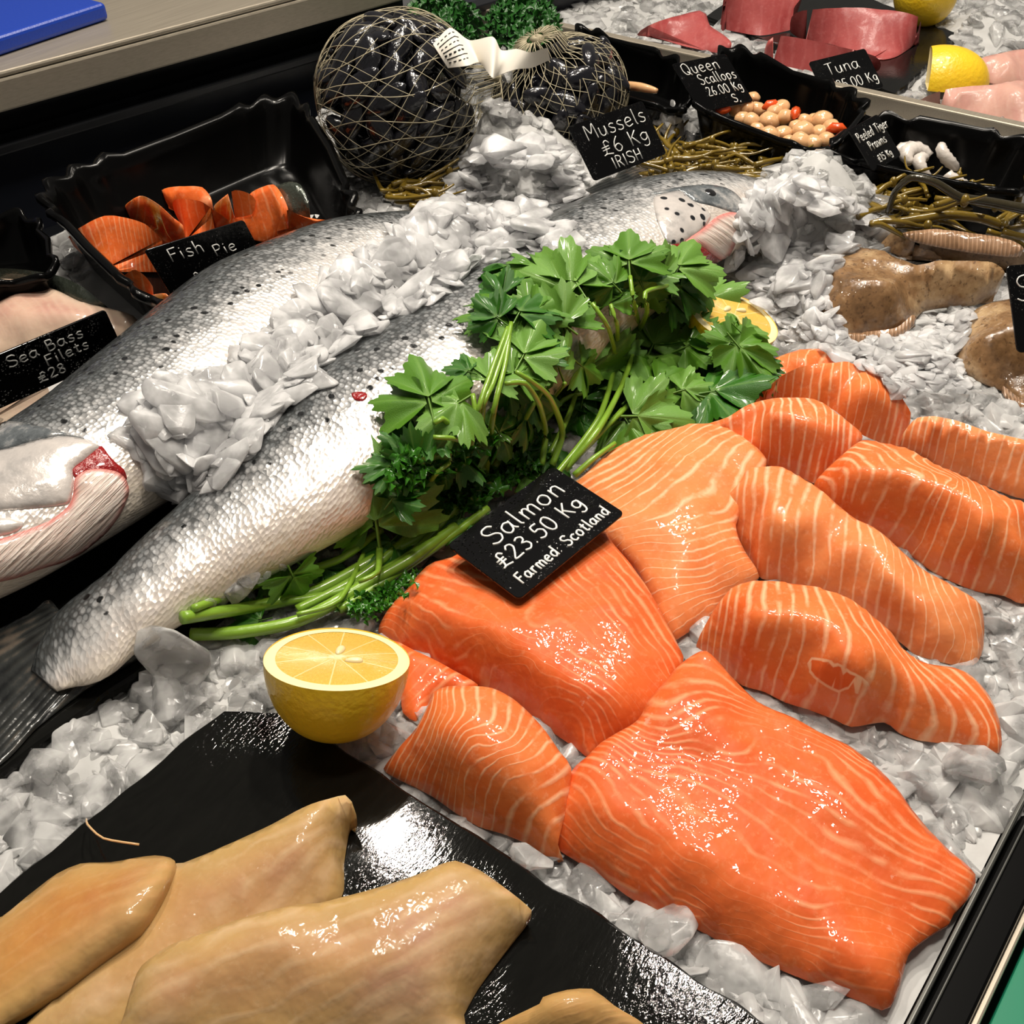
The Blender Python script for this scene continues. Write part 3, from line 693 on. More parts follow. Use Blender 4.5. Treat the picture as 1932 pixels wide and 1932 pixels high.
# tail fins
fillet('tail_fin', FIN, cv('o', [(92, 1128, 14), (60, 1150, 13), (0, 1180, 9), (-70, 1215, 7), (-110, 1330, 6), (-60, 1470, 6), (10, 1432, 6), (70, 1370, 6), (140, 1312, 7), (215, 1262, 8), (290, 1212, 10), (235, 1200, 16), (140, 1180, 18)]), [],
       [(0, (110, 1130), (-60, 1200)), (4, (130, 1160), (-60, 1290)), (8, (160, 1190), (-40, 1400)), (12, (200, 1205), (40, 1390)), (16, (270, 1205), (190, 1275))], parent=B, zb=.0045, rnd=.002, sp=.0028)
fillet('tail_fin', FIN, cv('o', [(1075, 372, 14), (1110, 352, 16), (1165, 322, 12), (1230, 305, 9), (1240, 335, 8), (1205, 360, 8), (1150, 382, 8), (1110, 392, 9)]), [],
       [(0, (1080, 365), (1200, 318)), (6, (1100, 380), (1220, 345))], parent=A, zb=.004, rnd=.002, sp=.003)
# ------------------------------------------------------------------ salmon fillets and portions
def sal(label, outl, inner, stripes, mat=None, name='salmon_portion', group=None, crop='c3', cat='salmon fillet', stscale=.62, marks=None, **kw):
    if marks: kw['extra'] = [[p[:2] for p in cv(crop, m)] for m in marks]
    fillet(name, mat or SAL, cv(crop, outl), cv(crop, inner), [(s[0] * stscale,) + tuple((x, y) for x, y, _ in cv(crop, s[1:])) for s in stripes], label, cat, group, **kw)
def mixc(*seq):
    """points given as (crop, [points]) runs -> photo pixels in one list"""
    out = []
    for crop, pts in seq: out += [(x, y, z * 1000) for x, y, z in cv(crop, pts, out[-1][2] if out else 0)]
    return out
# big fillet in front
sal('largest salmon fillet, whole tail piece in the front right corner', mixc(('c2', [(1000, 1090, 8), (1050, 960, 14), (1110, 820, 20), (1180, 750, 24), (1240, 690, 26), (1400, 590, 28), (1450, 500, 29), (1580, 350, 29), (1680, 288, 29)]),
    ('c4', [(510, 0, 30), (600, 90, 28), (720, 200, 26), (850, 265, 25), (1000, 345, 24), (1130, 400, 22), (1250, 490, 21), (1350, 590, 20), (1450, 720, 18), (1570, 860, 15), (1715, 1000, 11), (1680, 1110, 10), (1620, 1170, 9), (1600, 1215, 9), (1540, 1250, 8), (1430, 1330, 9), (1400, 1400, 8), (1375, 1500, 6), (1330, 1600, 4), (1290, 1615, 4), (1150, 1560, 4), (1000, 1500, 4), (850, 1440, 4), (640, 1350, 4), (450, 1250, 4), (250, 1170, 4), (120, 1090, 4), (0, 1000, 4)]), ('c2', [(1050, 1150, 5)])),
    mixc(('c4', [(100, 900, 16), (300, 1060, 16), (550, 1180, 15), (800, 1290, 14), (1050, 1390, 14), (1250, 1450, 15), (1390, 1400, 14), (1500, 1270, 12)]),
         ('c4', [(0, 700, 25), (200, 750, 27), (450, 900, 26), (750, 1080, 22), (1050, 1200, 18), (600, 640, 27), (850, 780, 23), (1100, 920, 18), (1300, 1040, 15), (1000, 600, 26), (1250, 800, 22), (1450, 950, 17), (300, 460, 28), (420, 500, 27), (250, 250, 34), (400, 150, 36), (450, 330, 34), (600, 400, 31)])),
    [(s[0],) + tuple((x, y) for x, y, _ in mixc((s[1], list(s[2:])))) for s in [
        (0, 'c4', (0, 930), (300, 1110), (600, 1250), (900, 1400), (1280, 1560)), (3, 'c4', (0, 860), (300, 1040), (650, 1240), (1000, 1390), (1330, 1480)), (7, 'c4', (0, 760), (100, 850), (250, 930), (500, 1130), (850, 1240), (1200, 1320)),
        (10, 'c4', (0, 540), (150, 700), (300, 900), (600, 1080), (900, 1200), (1300, 1230)), (13, 'c4', (60, 480), (230, 650), (430, 830), (700, 990), (1000, 1100)), (15, 'c4', (420, 560), (600, 740), (770, 780)), (18, 'c4', (350, 480), (650, 600), (900, 800), (1300, 1040), (1600, 1080)),
        (20, 'c4', (480, 480), (620, 560), (850, 640), (1100, 780), (1500, 980)), (24, 'c4', (420, 400), (540, 480), (800, 430), (1060, 600), (1350, 830), (1650, 1000)), (27, 'c4', (300, 380), (500, 260), (780, 340), (1080, 430), (1300, 620), (1500, 830)), (31, 'c4', (260, 250), (480, 180), (700, 260), (1000, 370), (1250, 520)), (35, 'c4', (380, 60), (500, 70), (640, 170), (800, 270))]],
    SALD, 'salmon_fillet', crop='o', wob=.0014, sp=.0036, stscale=.55)
# the piece left of it
sal('short salmon piece with a fat lobe, between the front lemon and the largest fillet', [(285, 800, 4), (360, 700, 16), (430, 620, 24), (480, 520, 32), (500, 465, 35), (560, 440, 36), (650, 437, 37), (760, 445, 37), (850, 490, 35), (930, 560, 33), (1000, 640, 30), (1060, 730, 27), (1110, 800, 24), (1090, 960, 18), (1050, 1130, 12), (1075, 1200, 5), (1000, 1180, 4), (900, 1120, 4), (800, 1080, 4), (700, 1050, 4), (600, 990, 4), (500, 920, 4), (400, 870, 4), (320, 830, 4)],
    [(390, 800, 18), (470, 810, 24), (560, 840, 27), (640, 890, 25), (740, 910, 25), (850, 930, 25), (940, 1010, 21), (1000, 1070, 16), (560, 560, 37), (540, 680, 34), (700, 600, 41), (800, 720, 38), (900, 800, 33), (680, 780, 34), (700, 990, 12), (850, 1060, 10)],
    [(0, (330, 770), (440, 620), (500, 480)), (4, (380, 800), (500, 700), (530, 600), (520, 480)), (8, (420, 840), (500, 760), (600, 640), (560, 450)), (12, (460, 880), (560, 780), (680, 640), (720, 450)), (16, (560, 950), (570, 860), (700, 740), (850, 680), (880, 540)), (20, (660, 1020), (640, 900), (740, 830), (860, 760), (980, 640)), (24, (760, 1060), (800, 980), (880, 900), (980, 860), (1090, 800)), (27, (900, 1110), (920, 1030), (1000, 990), (1060, 950))],
    crop='c2', name='salmon_portion', group=None)
# fillet under the price tag
sal('wide salmon fillet lying under the salmon price tag', mixc(('c2', [(262, 200, 4), (300, 110, 12), (380, 20, 16)]), ('c5', [(350, 1460, 20), (460, 1415, 22), (640, 1330, 23), (900, 1260, 24), (1100, 1300, 25), (1150, 1360, 24), (1230, 1450, 24), (1300, 1550, 22), (1380, 1690, 20), (1455, 1850, 17)]),
    ('c2', [(1600, 345, 17), (1540, 470, 14), (1420, 620, 9), (1270, 720, 5), (1190, 750, 4), (1120, 700, 4), (1000, 620, 4), (900, 545, 4), (800, 480, 4), (680, 425, 4), (560, 365, 4), (420, 295, 4), (330, 255, 4)])),
    mixc(('c2', [(400, 230, 20), (560, 300, 21), (750, 390, 21), (950, 510, 21), (1100, 610, 20), (1210, 680, 18), (500, 120, 26), (700, 200, 29), (900, 320, 29), (1100, 440, 28), (1300, 500, 25), (1000, 150, 30), (1200, 250, 28), (1400, 330, 25), (1300, 100, 28)])),
    [(s[0],) + tuple((x, y) for x, y, _ in mixc((s[1], list(s[2:])))) for s in [(0, 'c2', (300, 240), (600, 370), (900, 530), (1190, 730)), (3, 'c2', (290, 190), (600, 320), (900, 460), (1230, 640)), (7, 'c2', (310, 120), (450, 180), (640, 260), (850, 420), (1100, 470), (1240, 560)), (10, 'c2', (450, 60), (520, 110), (760, 260), (950, 340), (1250, 470)),
        (13, 'c2', (700, 60), (850, 250), (1000, 290), (1250, 400)), (17, 'c2', (960, 0), (1120, 150), (1280, 320), (1420, 500)), (22, 'c2', (1120, 0), (1300, 200), (1460, 400)), (27, 'c2', (1300, 0), (1450, 200), (1560, 380))]],
    SALD, 'salmon_fillet', crop='o', wob=.0012, stscale=.6)
# long fillet behind the tag
sal('long salmon fillet with a fat seam, right of the parsley and behind the price tag', mixc(('c5', [(940, 1130, 14), (1000, 1085, 16), (1090, 1010, 17), (1170, 950, 18), (1300, 890, 20)]), ('c3', [(430, 395, 22), (540, 385, 24), (640, 440, 24), (760, 560, 23), (700, 700, 20), (620, 850, 17), (660, 960, 13), (715, 1050, 9), (728, 1088, 5), (640, 1150, 4), (530, 1250, 4), (380, 1355, 4), (335, 1372, 4), (270, 1260, 10), (180, 1060, 14), (90, 960, 16), (0, 880, 16), (-60, 740, 15)])),
    mixc(('c3', [(300, 600, 28), (150, 700, 24), (60, 780, 21), (450, 640, 28), (400, 760, 29), (300, 860, 28), (500, 850, 24), (600, 950, 18), (400, 1000, 24), (560, 1080, 15), (300, 1100, 20), (400, 1230, 13), (330, 1300, 10), (600, 540, 27), (200, 540, 22)])),
    [(s[0],) + tuple((x, y) for x, y, _ in mixc((s[1], list(s[2:])))) for s in [(0, 'c3', (350, 1350), (450, 1270), (600, 1150)), (4, 'c3', (300, 1260), (480, 1180), (700, 1080)), (8, 'c3', (230, 1130), (450, 1110), (690, 1020)), (12, 'c3', (160, 1020), (400, 1030), (640, 950)), (16, 'c3', (130, 940), (350, 930), (600, 860)), (19, 'c3', (180, 880), (350, 840), (560, 780)),
        (21, 'c3', (150, 870), (300, 740), (450, 620), (600, 480)), (24, 'c3', (30, 800), (200, 690), (380, 540)), (28, 'c3', (-20, 720), (150, 620), (300, 500), (420, 420)), (32, 'c3', (-20, 620), (100, 560), (250, 460))]], SAL2, 'salmon_fillet', crop='o', wob=.0012)
# portions
sal('salmon portion with the deep orange cut face, in front of the ribbed belly piece', [(440, 1400, 5), (480, 1310, 16), (540, 1210, 26), (600, 1140, 31), (680, 1110, 33), (800, 1108, 34), (950, 1125, 35), (1050, 1150, 35), (1150, 1190, 34), (1250, 1270, 31), (1330, 1340, 27), (1400, 1430, 23), (1500, 1480, 20), (1620, 1500, 18), (1700, 1540, 17), (1780, 1630, 14), (1825, 1740, 10), (1838, 1850, 6), (1825, 1890, 4), (1750, 1885, 4), (1600, 1850, 4), (1450, 1830, 4), (1370, 1800, 4), (1300, 1750, 4), (1150, 1770, 4), (1080, 1740, 4), (950, 1690, 4), (850, 1660, 4), (750, 1610, 4), (650, 1580, 4), (550, 1500, 4), (470, 1430, 4)],
    [(500, 1415, 22), (560, 1425, 27), (640, 1430, 31), (740, 1440, 34), (830, 1450, 36), (920, 1460, 37), (1020, 1480, 36), (1120, 1520, 34), (1220, 1580, 30), (1320, 1640, 24), (1430, 1690, 18), (1600, 1780, 12), (1720, 1830, 10), (700, 1280, 40), (900, 1280, 42), (1080, 1330, 42), (1250, 1430, 36), (1380, 1540, 27), (1550, 1600, 22), (1700, 1680, 17), (900, 1570, 20), (1100, 1650, 17), (700, 1530, 17)],
    [(0, (465, 1350), (452, 1405), (470, 1425)), (3, (545, 1240), (505, 1340), (500, 1430), (540, 1490)), (7, (640, 1150), (620, 1290), (590, 1430), (640, 1560)), (10, (760, 1150), (740, 1300), (690, 1440), (740, 1600)), (13, (860, 1180), (870, 1300), (800, 1450), (850, 1650)), (16, (980, 1210), (1020, 1340), (900, 1460), (960, 1680)), (19, (1100, 1220), (1180, 1400), (1180, 1540), (1080, 1720)), (22, (1200, 1270), (1330, 1480), (1380, 1660), (1150, 1740)), (25, (1320, 1380), (1480, 1580), (1610, 1780), (1330, 1740)), (28, (1440, 1480), (1640, 1640), (1770, 1800), (1560, 1830)), (31, (1600, 1510), (1760, 1680), (1820, 1860))], sp=.003, marks=[[(950, 1475), (1060, 1490), (1150, 1540), (1215, 1580), (1225, 1620), (1180, 1635), (1140, 1605), (1090, 1625), (1020, 1590), (960, 1540)]])
sal('ribbed salmon portion with a torn middle and dark skin edge', [(520, 790, 12), (570, 730, 22), (640, 660, 28), (680, 590, 33), (790, 585, 34), (860, 600, 34), (960, 660, 32), (1060, 740, 30), (1150, 810, 30), (1250, 860, 31), (1330, 930, 30), (1420, 1010, 28), (1500, 1070, 25), (1600, 1120, 23), (1720, 1190, 20), (1755, 1260, 14), (1750, 1420, 5), (1700, 1495, 4), (1560, 1475, 4), (1440, 1440, 4), (1380, 1390, 4), (1250, 1300, 5), (1000, 1150, 6), (870, 1125, 4), (740, 1095, 4), (690, 1040, 4), (650, 970, 4), (570, 890, 5), (530, 840, 7)],
    [(590, 810, 25), (700, 840, 31), (840, 870, 36), (880, 950, 31), (960, 830, 34), (1060, 900, 27), (1080, 1000, 26), (1150, 900, 31), (1220, 960, 34), (1300, 1100, 31), (1400, 1200, 26), (1500, 1330, 18), (1600, 1400, 14), (1680, 1300, 17), (1550, 1200, 26), (780, 720, 37), (700, 980, 15), (850, 1060, 14), (1000, 1080, 17), (1150, 1150, 20)],
    [(0, (545, 760), (560, 850)), (4, (640, 670), (620, 790), (650, 900)), (7, (710, 600), (690, 760), (700, 950)), (10, (830, 620), (780, 780), (790, 1050)), (13, (940, 670), (860, 850), (900, 1090)), (16, (1050, 760), (1000, 900), (1010, 1110)), (19, (1150, 840), (1120, 1000), (1130, 1180)), (22, (1240, 900), (1260, 1100), (1290, 1290)), (26, (1330, 960), (1380, 1180), (1400, 1370)), (30, (1430, 1030), (1500, 1260), (1520, 1400), (1450, 1440)), (34, (1540, 1110), (1620, 1290), (1680, 1400), (1560, 1460)), (38, (1680, 1190), (1730, 1330), (1720, 1450))], SAL2, sp=.003, wob=.0012)
sal('long striped salmon portion with a white speck, running off the right edge', [(980, 660, 22), (1050, 580, 30), (1130, 510, 35), (1200, 465, 38), (1300, 480, 39), (1420, 510, 39), (1560, 590, 38), (1700, 650, 37), (1850, 720, 35), (1990, 770, 33), (2080, 900, 18), (2060, 1150, 4), (1932, 1205, 4), (1850, 1170, 4), (1720, 1148, 4), (1600, 1100, 4), (1500, 1040, 5), (1400, 960, 6), (1300, 900, 8), (1170, 830, 14), (1080, 770, 18), (1020, 710, 20)],
    [(1160, 790, 33), (1260, 790, 36), (1380, 800, 39), (1500, 820, 40), (1620, 840, 40), (1750, 890, 38), (1900, 950, 33), (1150, 620, 40), (1400, 640, 45), (1650, 730, 44), (1850, 820, 40), (1500, 960, 19), (1700, 1040, 18), (1880, 1090, 16)],
    [(0, (990, 660), (1050, 700), (1100, 770)), (3, (1060, 590), (1130, 680), (1140, 800)), (6, (1130, 520), (1300, 620), (1170, 720), (1160, 800)), (9, (1210, 480), (1400, 600), (1640, 660), (1300, 720), (1280, 790), (1310, 890)), (12, (1330, 500), (1650, 700), (1500, 760), (1400, 800), (1420, 960)), (15, (1450, 530), (1660, 770), (1530, 830), (1530, 1050)), (18, (1600, 610), (1750, 800), (1640, 900), (1640, 1110)), (21, (1750, 680), (1850, 880), (1750, 980), (1760, 1150)), (24, (1900, 740), (1950, 950), (1900, 1170))], sp=.003)
sal('salmon portion against the ice at the right edge, behind the long striped one', [(1370, 480, 14), (1400, 410, 24), (1450, 360, 32), (1530, 355, 34), (1640, 380, 34), (1760, 420, 33), (1932, 460, 32), (2050, 520, 26), (2060, 720, 6), (1932, 725, 6), (1850, 700, 6), (1720, 645, 7), (1600, 595, 8), (1480, 525, 10)],
    [(1480, 500, 26), (1580, 500, 31), (1700, 510, 34), (1800, 560, 34), (1900, 610, 31), (1550, 430, 37), (1750, 470, 38), (1900, 530, 35)],
    [(0, (1385, 460), (1400, 490)), (4, (1440, 380), (1450, 450), (1480, 520)), (8, (1540, 370), (1550, 460), (1560, 560)), (12, (1640, 390), (1660, 480), (1650, 610)), (16, (1760, 430), (1770, 520), (1750, 650)), (20, (1900, 460), (1890, 600), (1860, 700))], SAL2, sp=.0034)
sal('salmon portion with bold white stripes, just right of the parsley', [(480, 400, 24), (580, 360, 31), (680, 300, 36), (780, 275, 39), (900, 270, 40), (1010, 290, 40), (1080, 340, 38), (1160, 400, 35), (1200, 450, 32), (1130, 540, 24), (1040, 600, 17), (985, 655, 13), (900, 625, 12), (820, 600, 12), (750, 565, 14), (650, 505, 17), (560, 455, 20)],
    [(560, 400, 30), (630, 430, 33), (700, 460, 35), (780, 495, 38), (860, 530, 39), (940, 570, 36), (980, 610, 26), (780, 370, 43), (950, 400, 44), (1080, 450, 39), (900, 460, 42)],
    [(0, (500, 410), (560, 450)), (3, (600, 360), (600, 430), (620, 490)), (6, (700, 300), (690, 400), (720, 470), (700, 530)), (9, (760, 285), (800, 400), (810, 500), (780, 580)), (12, (850, 280), (880, 400), (890, 530), (880, 610)), (15, (930, 280), (980, 400), (960, 540), (940, 640)), (18, (1020, 300), (1060, 400), (1020, 520), (1000, 630)), (22, (1110, 370), (1120, 460), (1060, 570))], flesh('salmon_flesh_bold', sr(236, 128, 68), sr(230, 106, 52), sr(254, 206, 168), 0.28, 1.0, warp=0.8), sp=.003)
sal('salmon portion with a reddish rounded end, at the back of the salmon pile', [(755, 270, 22), (770, 220, 32), (830, 170, 38), (920, 130, 42), (1050, 112, 44), (1150, 115, 44), (1250, 150, 42), (1320, 200, 38), (1370, 260, 32), (1420, 340, 22), (1412, 400, 14), (1375, 490, 6), (1280, 475, 12), (1180, 430, 20), (1120, 370, 26), (1050, 320, 28), (950, 280, 26), (860, 268, 24)],
    [(800, 225, 36), (880, 225, 39), (960, 235, 42), (1040, 270, 44), (1110, 310, 43), (1180, 350, 40), (1280, 420, 28), (1050, 180, 47), (1200, 240, 45), (1320, 320, 33), (1220, 410, 27)],
    [(0, (775, 225), (765, 260)), (4, (850, 165), (840, 220), (850, 265)), (8, (960, 125), (950, 220), (950, 275)), (12, (1060, 120), (1070, 230), (1040, 310)), (16, (1150, 130), (1170, 280), (1120, 360)), (20, (1240, 160), (1270, 300), (1190, 420)), (24, (1320, 210), (1360, 320), (1290, 460)), (27, (1390, 300), (1400, 390), (1370, 480))], SAL, sp=.003)
sal('flat salmon piece half hidden behind the parsley and the rounded portion', [(560, 420, 12), (600, 300, 18), (630, 190, 22), (740, 120, 26), (850, 70, 29), (950, 50, 30), (1050, 56, 30), (1135, 110, 28), (1100, 200, 20), (900, 260, 15), (740, 330, 12)], [(800, 170, 32), (950, 120, 34), (700, 260, 25)], [(0, (640, 330), (760, 150)), (4, (760, 300), (900, 90)), (8, (900, 230), (1040, 80))], SAL, sp=.004)
sal('thin salmon piece tucked between the front lemon and the tag fillet', mixc(('c2', [(330, 240, 10), (420, 280, 10), (560, 350, 9), (700, 430, 7), (640, 470, 5), (500, 480, 4), (470, 560, 3), (430, 600, 2), (370, 560, 2), (360, 450, 5), (370, 350, 9)])), [], [(0, (830, 1210), (760, 1300)), (6, (900, 1290), (790, 1350))], SALD, crop='o', sp=.004)
# dark skin along one portion
fillet('skin_edge', BSKIN, cv('c3', [(519, 800, 8), (530, 830, 7), (570, 885, 6), (640, 965, 5), (690, 1040, 4), (722, 1088, 3), (705, 1090, 2), (640, 990, 2), (560, 900, 2), (517, 840, 2)]), [], parent=[o for o in bpy.data.objects if o.name.startswith('salmon_portion') and 'torn' in o.get('label', '')][0], zb=0.0005, rnd=.001, sp=.003, foot=False)
# ------------------------------------------------------------------ haddock on the front slate
def had(label, seq, inner, stripes, mat, **kw):
    pts = mixc(*seq)
    fillet('haddock_fillet', mat, cv('o', pts), cv('o', mixc(*inner)) if inner else [], [(s[0],) + tuple((x, y) for x, y, _ in mixc((s[1], list(s[2:])))) for s in stripes], label, 'haddock fillet', 'smoked haddock fillets on the front slate', zb=.0062, sp=.004, **kw)
had('smoked haddock fillet with a curled pointed tail, in the middle of the slate', [('h', [(760, 1170, 14), (830, 1140, 18), (960, 1090, 20), (1100, 1030, 22), (1230, 970, 25), (1340, 910, 28), (1450, 860, 30), (1570, 830, 30), (1600, 860, 27), (1620, 920, 22), (1590, 960, 16), (1580, 1040, 10), (1565, 1150, 9), (1550, 1310, 9), (1340, 1460, 9), (1000, 1640, 9), (740, 1800, 9), (500, 1960, 9), (60, 1960, 9), (300, 1700, 12), (560, 1480, 14)])],
    [('h', [(1300, 1100, 28), (1450, 1000, 29), (1500, 930, 30), (1440, 1150, 22), (1380, 1280, 16), (1100, 1200, 26), (900, 1300, 23), (800, 1450, 21), (600, 1620, 18), (1100, 1380, 18), (400, 1800, 15)])],
    [(0, 'h', (1560, 860), (1440, 960), (1200, 1060), (800, 1200)), (2, 'h', (1590, 960), (1480, 1090), (1380, 1240), (1300, 1380)), (1, 'h', (1450, 1020), (1250, 1180), (1000, 1400), (700, 1650))], HADP)
had('deeper orange smoked haddock fillet at the left edge of the slate', [('h', [(-150, 1470, 9), (0, 1385, 10), (120, 1290, 11), (250, 1190, 13), (360, 1145, 14), (500, 1140, 15), (700, 1108, 17), (790, 1130, 22), (745, 1215, 28), (690, 1320, 28), (620, 1435, 26), (450, 1570, 22), (250, 1720, 18), (0, 1880, 14), (-150, 1960, 12)])],
    [('h', [(500, 1220, 22), (300, 1280, 19), (650, 1250, 29), (560, 1380, 31), (400, 1480, 27), (200, 1560, 22), (0, 1520, 16), (0, 1700, 18)])], [(0, 'h', (0, 1450), (300, 1240), (700, 1150)), (2, 'h', (0, 1580), (350, 1360), (700, 1250)), (4, 'h', (0, 1740), (350, 1560), (620, 1420))], HADO)
had('broad square-ended smoked haddock fillet in the front centre of the slate', [('h', [(480, 2060, 12), (540, 1889, 18), (600, 1690, 22), (640, 1610, 24), (760, 1520, 26), (900, 1465, 27), (1100, 1390, 29), (1350, 1330, 30)]), ('c2', [(0, 1388, 30), (200, 1338, 31), (330, 1300, 31), (430, 1268, 31), (530, 1222, 31), (600, 1203, 30), (700, 1240, 28), (800, 1310, 26), (880, 1370, 24), (935, 1420, 20), (925, 1455, 15), (860, 1545, 12), (780, 1655, 10), (700, 1775, 8), (640, 1890, 7), (560, 2060, 7)])],
    [('c2', [(880, 1440, 22), (800, 1530, 22), (700, 1640, 22), (620, 1740, 22), (560, 1850, 22), (600, 1400, 33), (300, 1500, 34), (100, 1700, 32), (450, 1650, 31)]), ('h', [(900, 1600, 33), (700, 1800, 28), (1200, 1500, 35)])], [(0, 'h', (620, 1700), (1000, 1500), (1600, 1330)), (2, 'h', (700, 1889), (1200, 1680), (1800, 1440)), (4, 'h', (1300, 1889), (1800, 1640), (2100, 1500))], HADP)
had('smoked haddock fillet cut off by the bottom edge of the picture', [('c2', [(640, 2060, 7), (760, 1940, 8), (860, 1882, 20), (970, 1830, 23), (985, 1800, 24), (1090, 1770, 24), (1200, 1765, 23), (1300, 1840, 20), (1400, 1900, 14), (1460, 1960, 8), (1420, 2060, 7)])], [('c2', [(1000, 1880, 28), (1200, 1870, 27), (1100, 1980, 24)])], [(0, 'c2', (780, 1940), (1090, 1800)), (3, 'c2', (1000, 1940), (1250, 1820))], HADO)
v, f_ = tube(spline([tuple(at(*p, .0) + np.array([0, 0, zz])) for p, zz in (((178, 1573), .012), ((190, 1605), .020), ((222, 1636), .022), ((286, 1645), .021))], False, .004), [.0003, .0005] + [.0005] * 0 + [.0005] * (len(spline([tuple(at(*p, .0) + np.array([0, 0, zz])) for p, zz in (((178, 1573), .012), ((190, 1605), .020), ((222, 1636), .022), ((286, 1645), .021))], False, .004)) - 2))
tag(link_mesh('fish_bone', v, f_, SCAL), 'thin curved fish bone sticking up from the left haddock fillet', 'fish bone')
# ------------------------------------------------------------------ tuna, pale fillets, bass
def tuna(label, pts, inner, **kw): fillet('tuna_steak', TUN, cv('t', pts), cv('t', inner), [(i * 3, (pts[0][0] / 2.47 + 1150 + i * 60, 0), (pts[0][0] / 2.47 + 1200 + i * 60, 200)) for i in range(-4, 5)], label, 'tuna steak', 'tuna steaks on the far slate', zb=.0042, sp=.006, **kw)
tuna('pale flat tuna steak at the left end, beside the empty ice', [(130, 150, 8), (180, 110, 18), (290, 70, 26), (420, 40, 28), (450, 55, 26), (470, 110, 22), (530, 150, 20), (570, 195, 16), (500, 240, 6), (350, 215, 5), (200, 170, 5)], [(350, 110, 32), (300, 160, 24), (450, 180, 22)])
tuna('tall tuna steak at the very top of the picture', [(525, 130, 6), (530, 20, 30), (560, -40, 45), (900, -60, 45), (860, 30, 40), (845, 130, 8), (700, 165, 5)], [(560, 20, 44), (700, 30, 46), (840, 40, 44), (700, 90, 28)])
tuna('largest tuna steak, right of the tall one', [(845, 140, 8), (850, 70, 30), (900, 40, 38), (1100, 25, 40), (1300, 35, 40), (1440, 70, 36), (1450, 130, 20), (1400, 220, 6), (1330, 270, 4), (1240, 280, 4), (1050, 210, 5), (900, 180, 6)], [(880, 90, 38), (1000, 120, 40), (1200, 160, 40), (1380, 150, 36), (1200, 80, 45), (1200, 220, 22), (1420, 100, 36)])
tuna('front tuna steak with the price tag standing before it', [(720, 260, 6), (740, 180, 28), (800, 155, 34), (950, 180, 34), (1100, 215, 33), (1240, 250, 30), (1268, 290, 20), (1240, 330, 6), (1100, 360, 4), (900, 330, 4), (780, 300, 4)], [(780, 210, 34), (900, 230, 36), (1050, 260, 34), (1200, 280, 30), (900, 290, 20)])
def pnk(label, pts, inner, mat=None): fillet('white_fish_fillet', mat or PNK, cv('t', pts), cv('t', inner), [(i * 2, (1700 + i * 40, 100), (1760 + i * 40, 200)) for i in range(0, 8)], label, 'fish fillet', 'pale fish fillets at the top right', sp=.005)
pnk('pale pink fish fillet behind the lemon wedge', [(1700, 330, 8), (1720, 270, 20), (1800, 240, 24), (1950, 220, 24), (2050, 300, 12), (1950, 380, 5), (1800, 380, 5)], [(1800, 290, 24), (1900, 280, 26)])
pnk('pale pink fish fillet in front of the lemon wedge, at the right edge', [(1440, 470, 4), (1500, 430, 16), (1600, 400, 22), (1800, 380, 25), (1950, 360, 25), (2050, 420, 18), (2060, 620, 4), (1932, 580, 4), (1700, 520, 4), (1550, 490, 4)], [(1600, 440, 26), (1750, 420, 29), (1900, 410, 29), (1750, 470, 20), (1900, 500, 22)])
def bass(label, pts, inner, skin):
    o = fillet('sea_bass_fillet', BAS, cv('c1', pts), cv('c1', inner), [(i, (i * 30 - 60, 500), (i * 30 + 20, 640)) for i in range(0, 9)], label, 'sea bass fillet', 'sea bass fillets at the left edge', sp=.004)
def bass2():
    o = fillet('sea_bass_fillet', BAS, cv('c1', [(-150, 1480, 12), (0, 1440, 18), (150, 1450, 20), (300, 1500, 20), (420, 1560, 20), (600, 1600, 18), (690, 1630, 15), (720, 1660, 11), (640, 1740, 6), (300, 1800, 6), (0, 1840, 5), (-150, 1820, 5)]), cv('c1', [(0, 1600, 26), (200, 1620, 26), (420, 1660, 22), (100, 1740, 18)]), [(i * 2, (i * 40 - 60, 500), (i * 40 + 40, 640)) for i in range(0, 8)], 'upper sea bass fillet with dark skin edge, behind the sea bass tag', 'sea bass fillet', None, sp=.004)
    fillet('skin', BSKIN, cv('c1', [(-150, 1360, 18), (0, 1385, 22), (130, 1390, 24), (300, 1420, 24), (430, 1480, 22), (560, 1590, 16), (600, 1612, 12), (420, 1575, 14), (300, 1520, 14), (150, 1470, 14), (0, 1460, 12), (-150, 1490, 10)]), cv('c1', [(200, 1430, 26)]), [], parent=o, sp=.004, foot=False)
    o = fillet('sea_bass_fillet', BAS, cv('c1', [(-150, 1800, 10), (-20, 1850, 20), (60, 1890, 24), (160, 1950, 24), (235, 1980, 20), (200, 2030, 10), (90, 2040, 5), (120, 2080, 5), (60, 2150, 4), (-150, 2200, 4)]), cv('c1', [(0, 1950, 28), (120, 1990, 22), (0, 2080, 18)]), [(i * 2, (i * 30 - 60, 640), (i * 30, 780)) for i in range(0, 6)], 'lower sea bass fillet in front of its tag, at the left edge', 'sea bass fillet', None, sp=.004)
bass2()
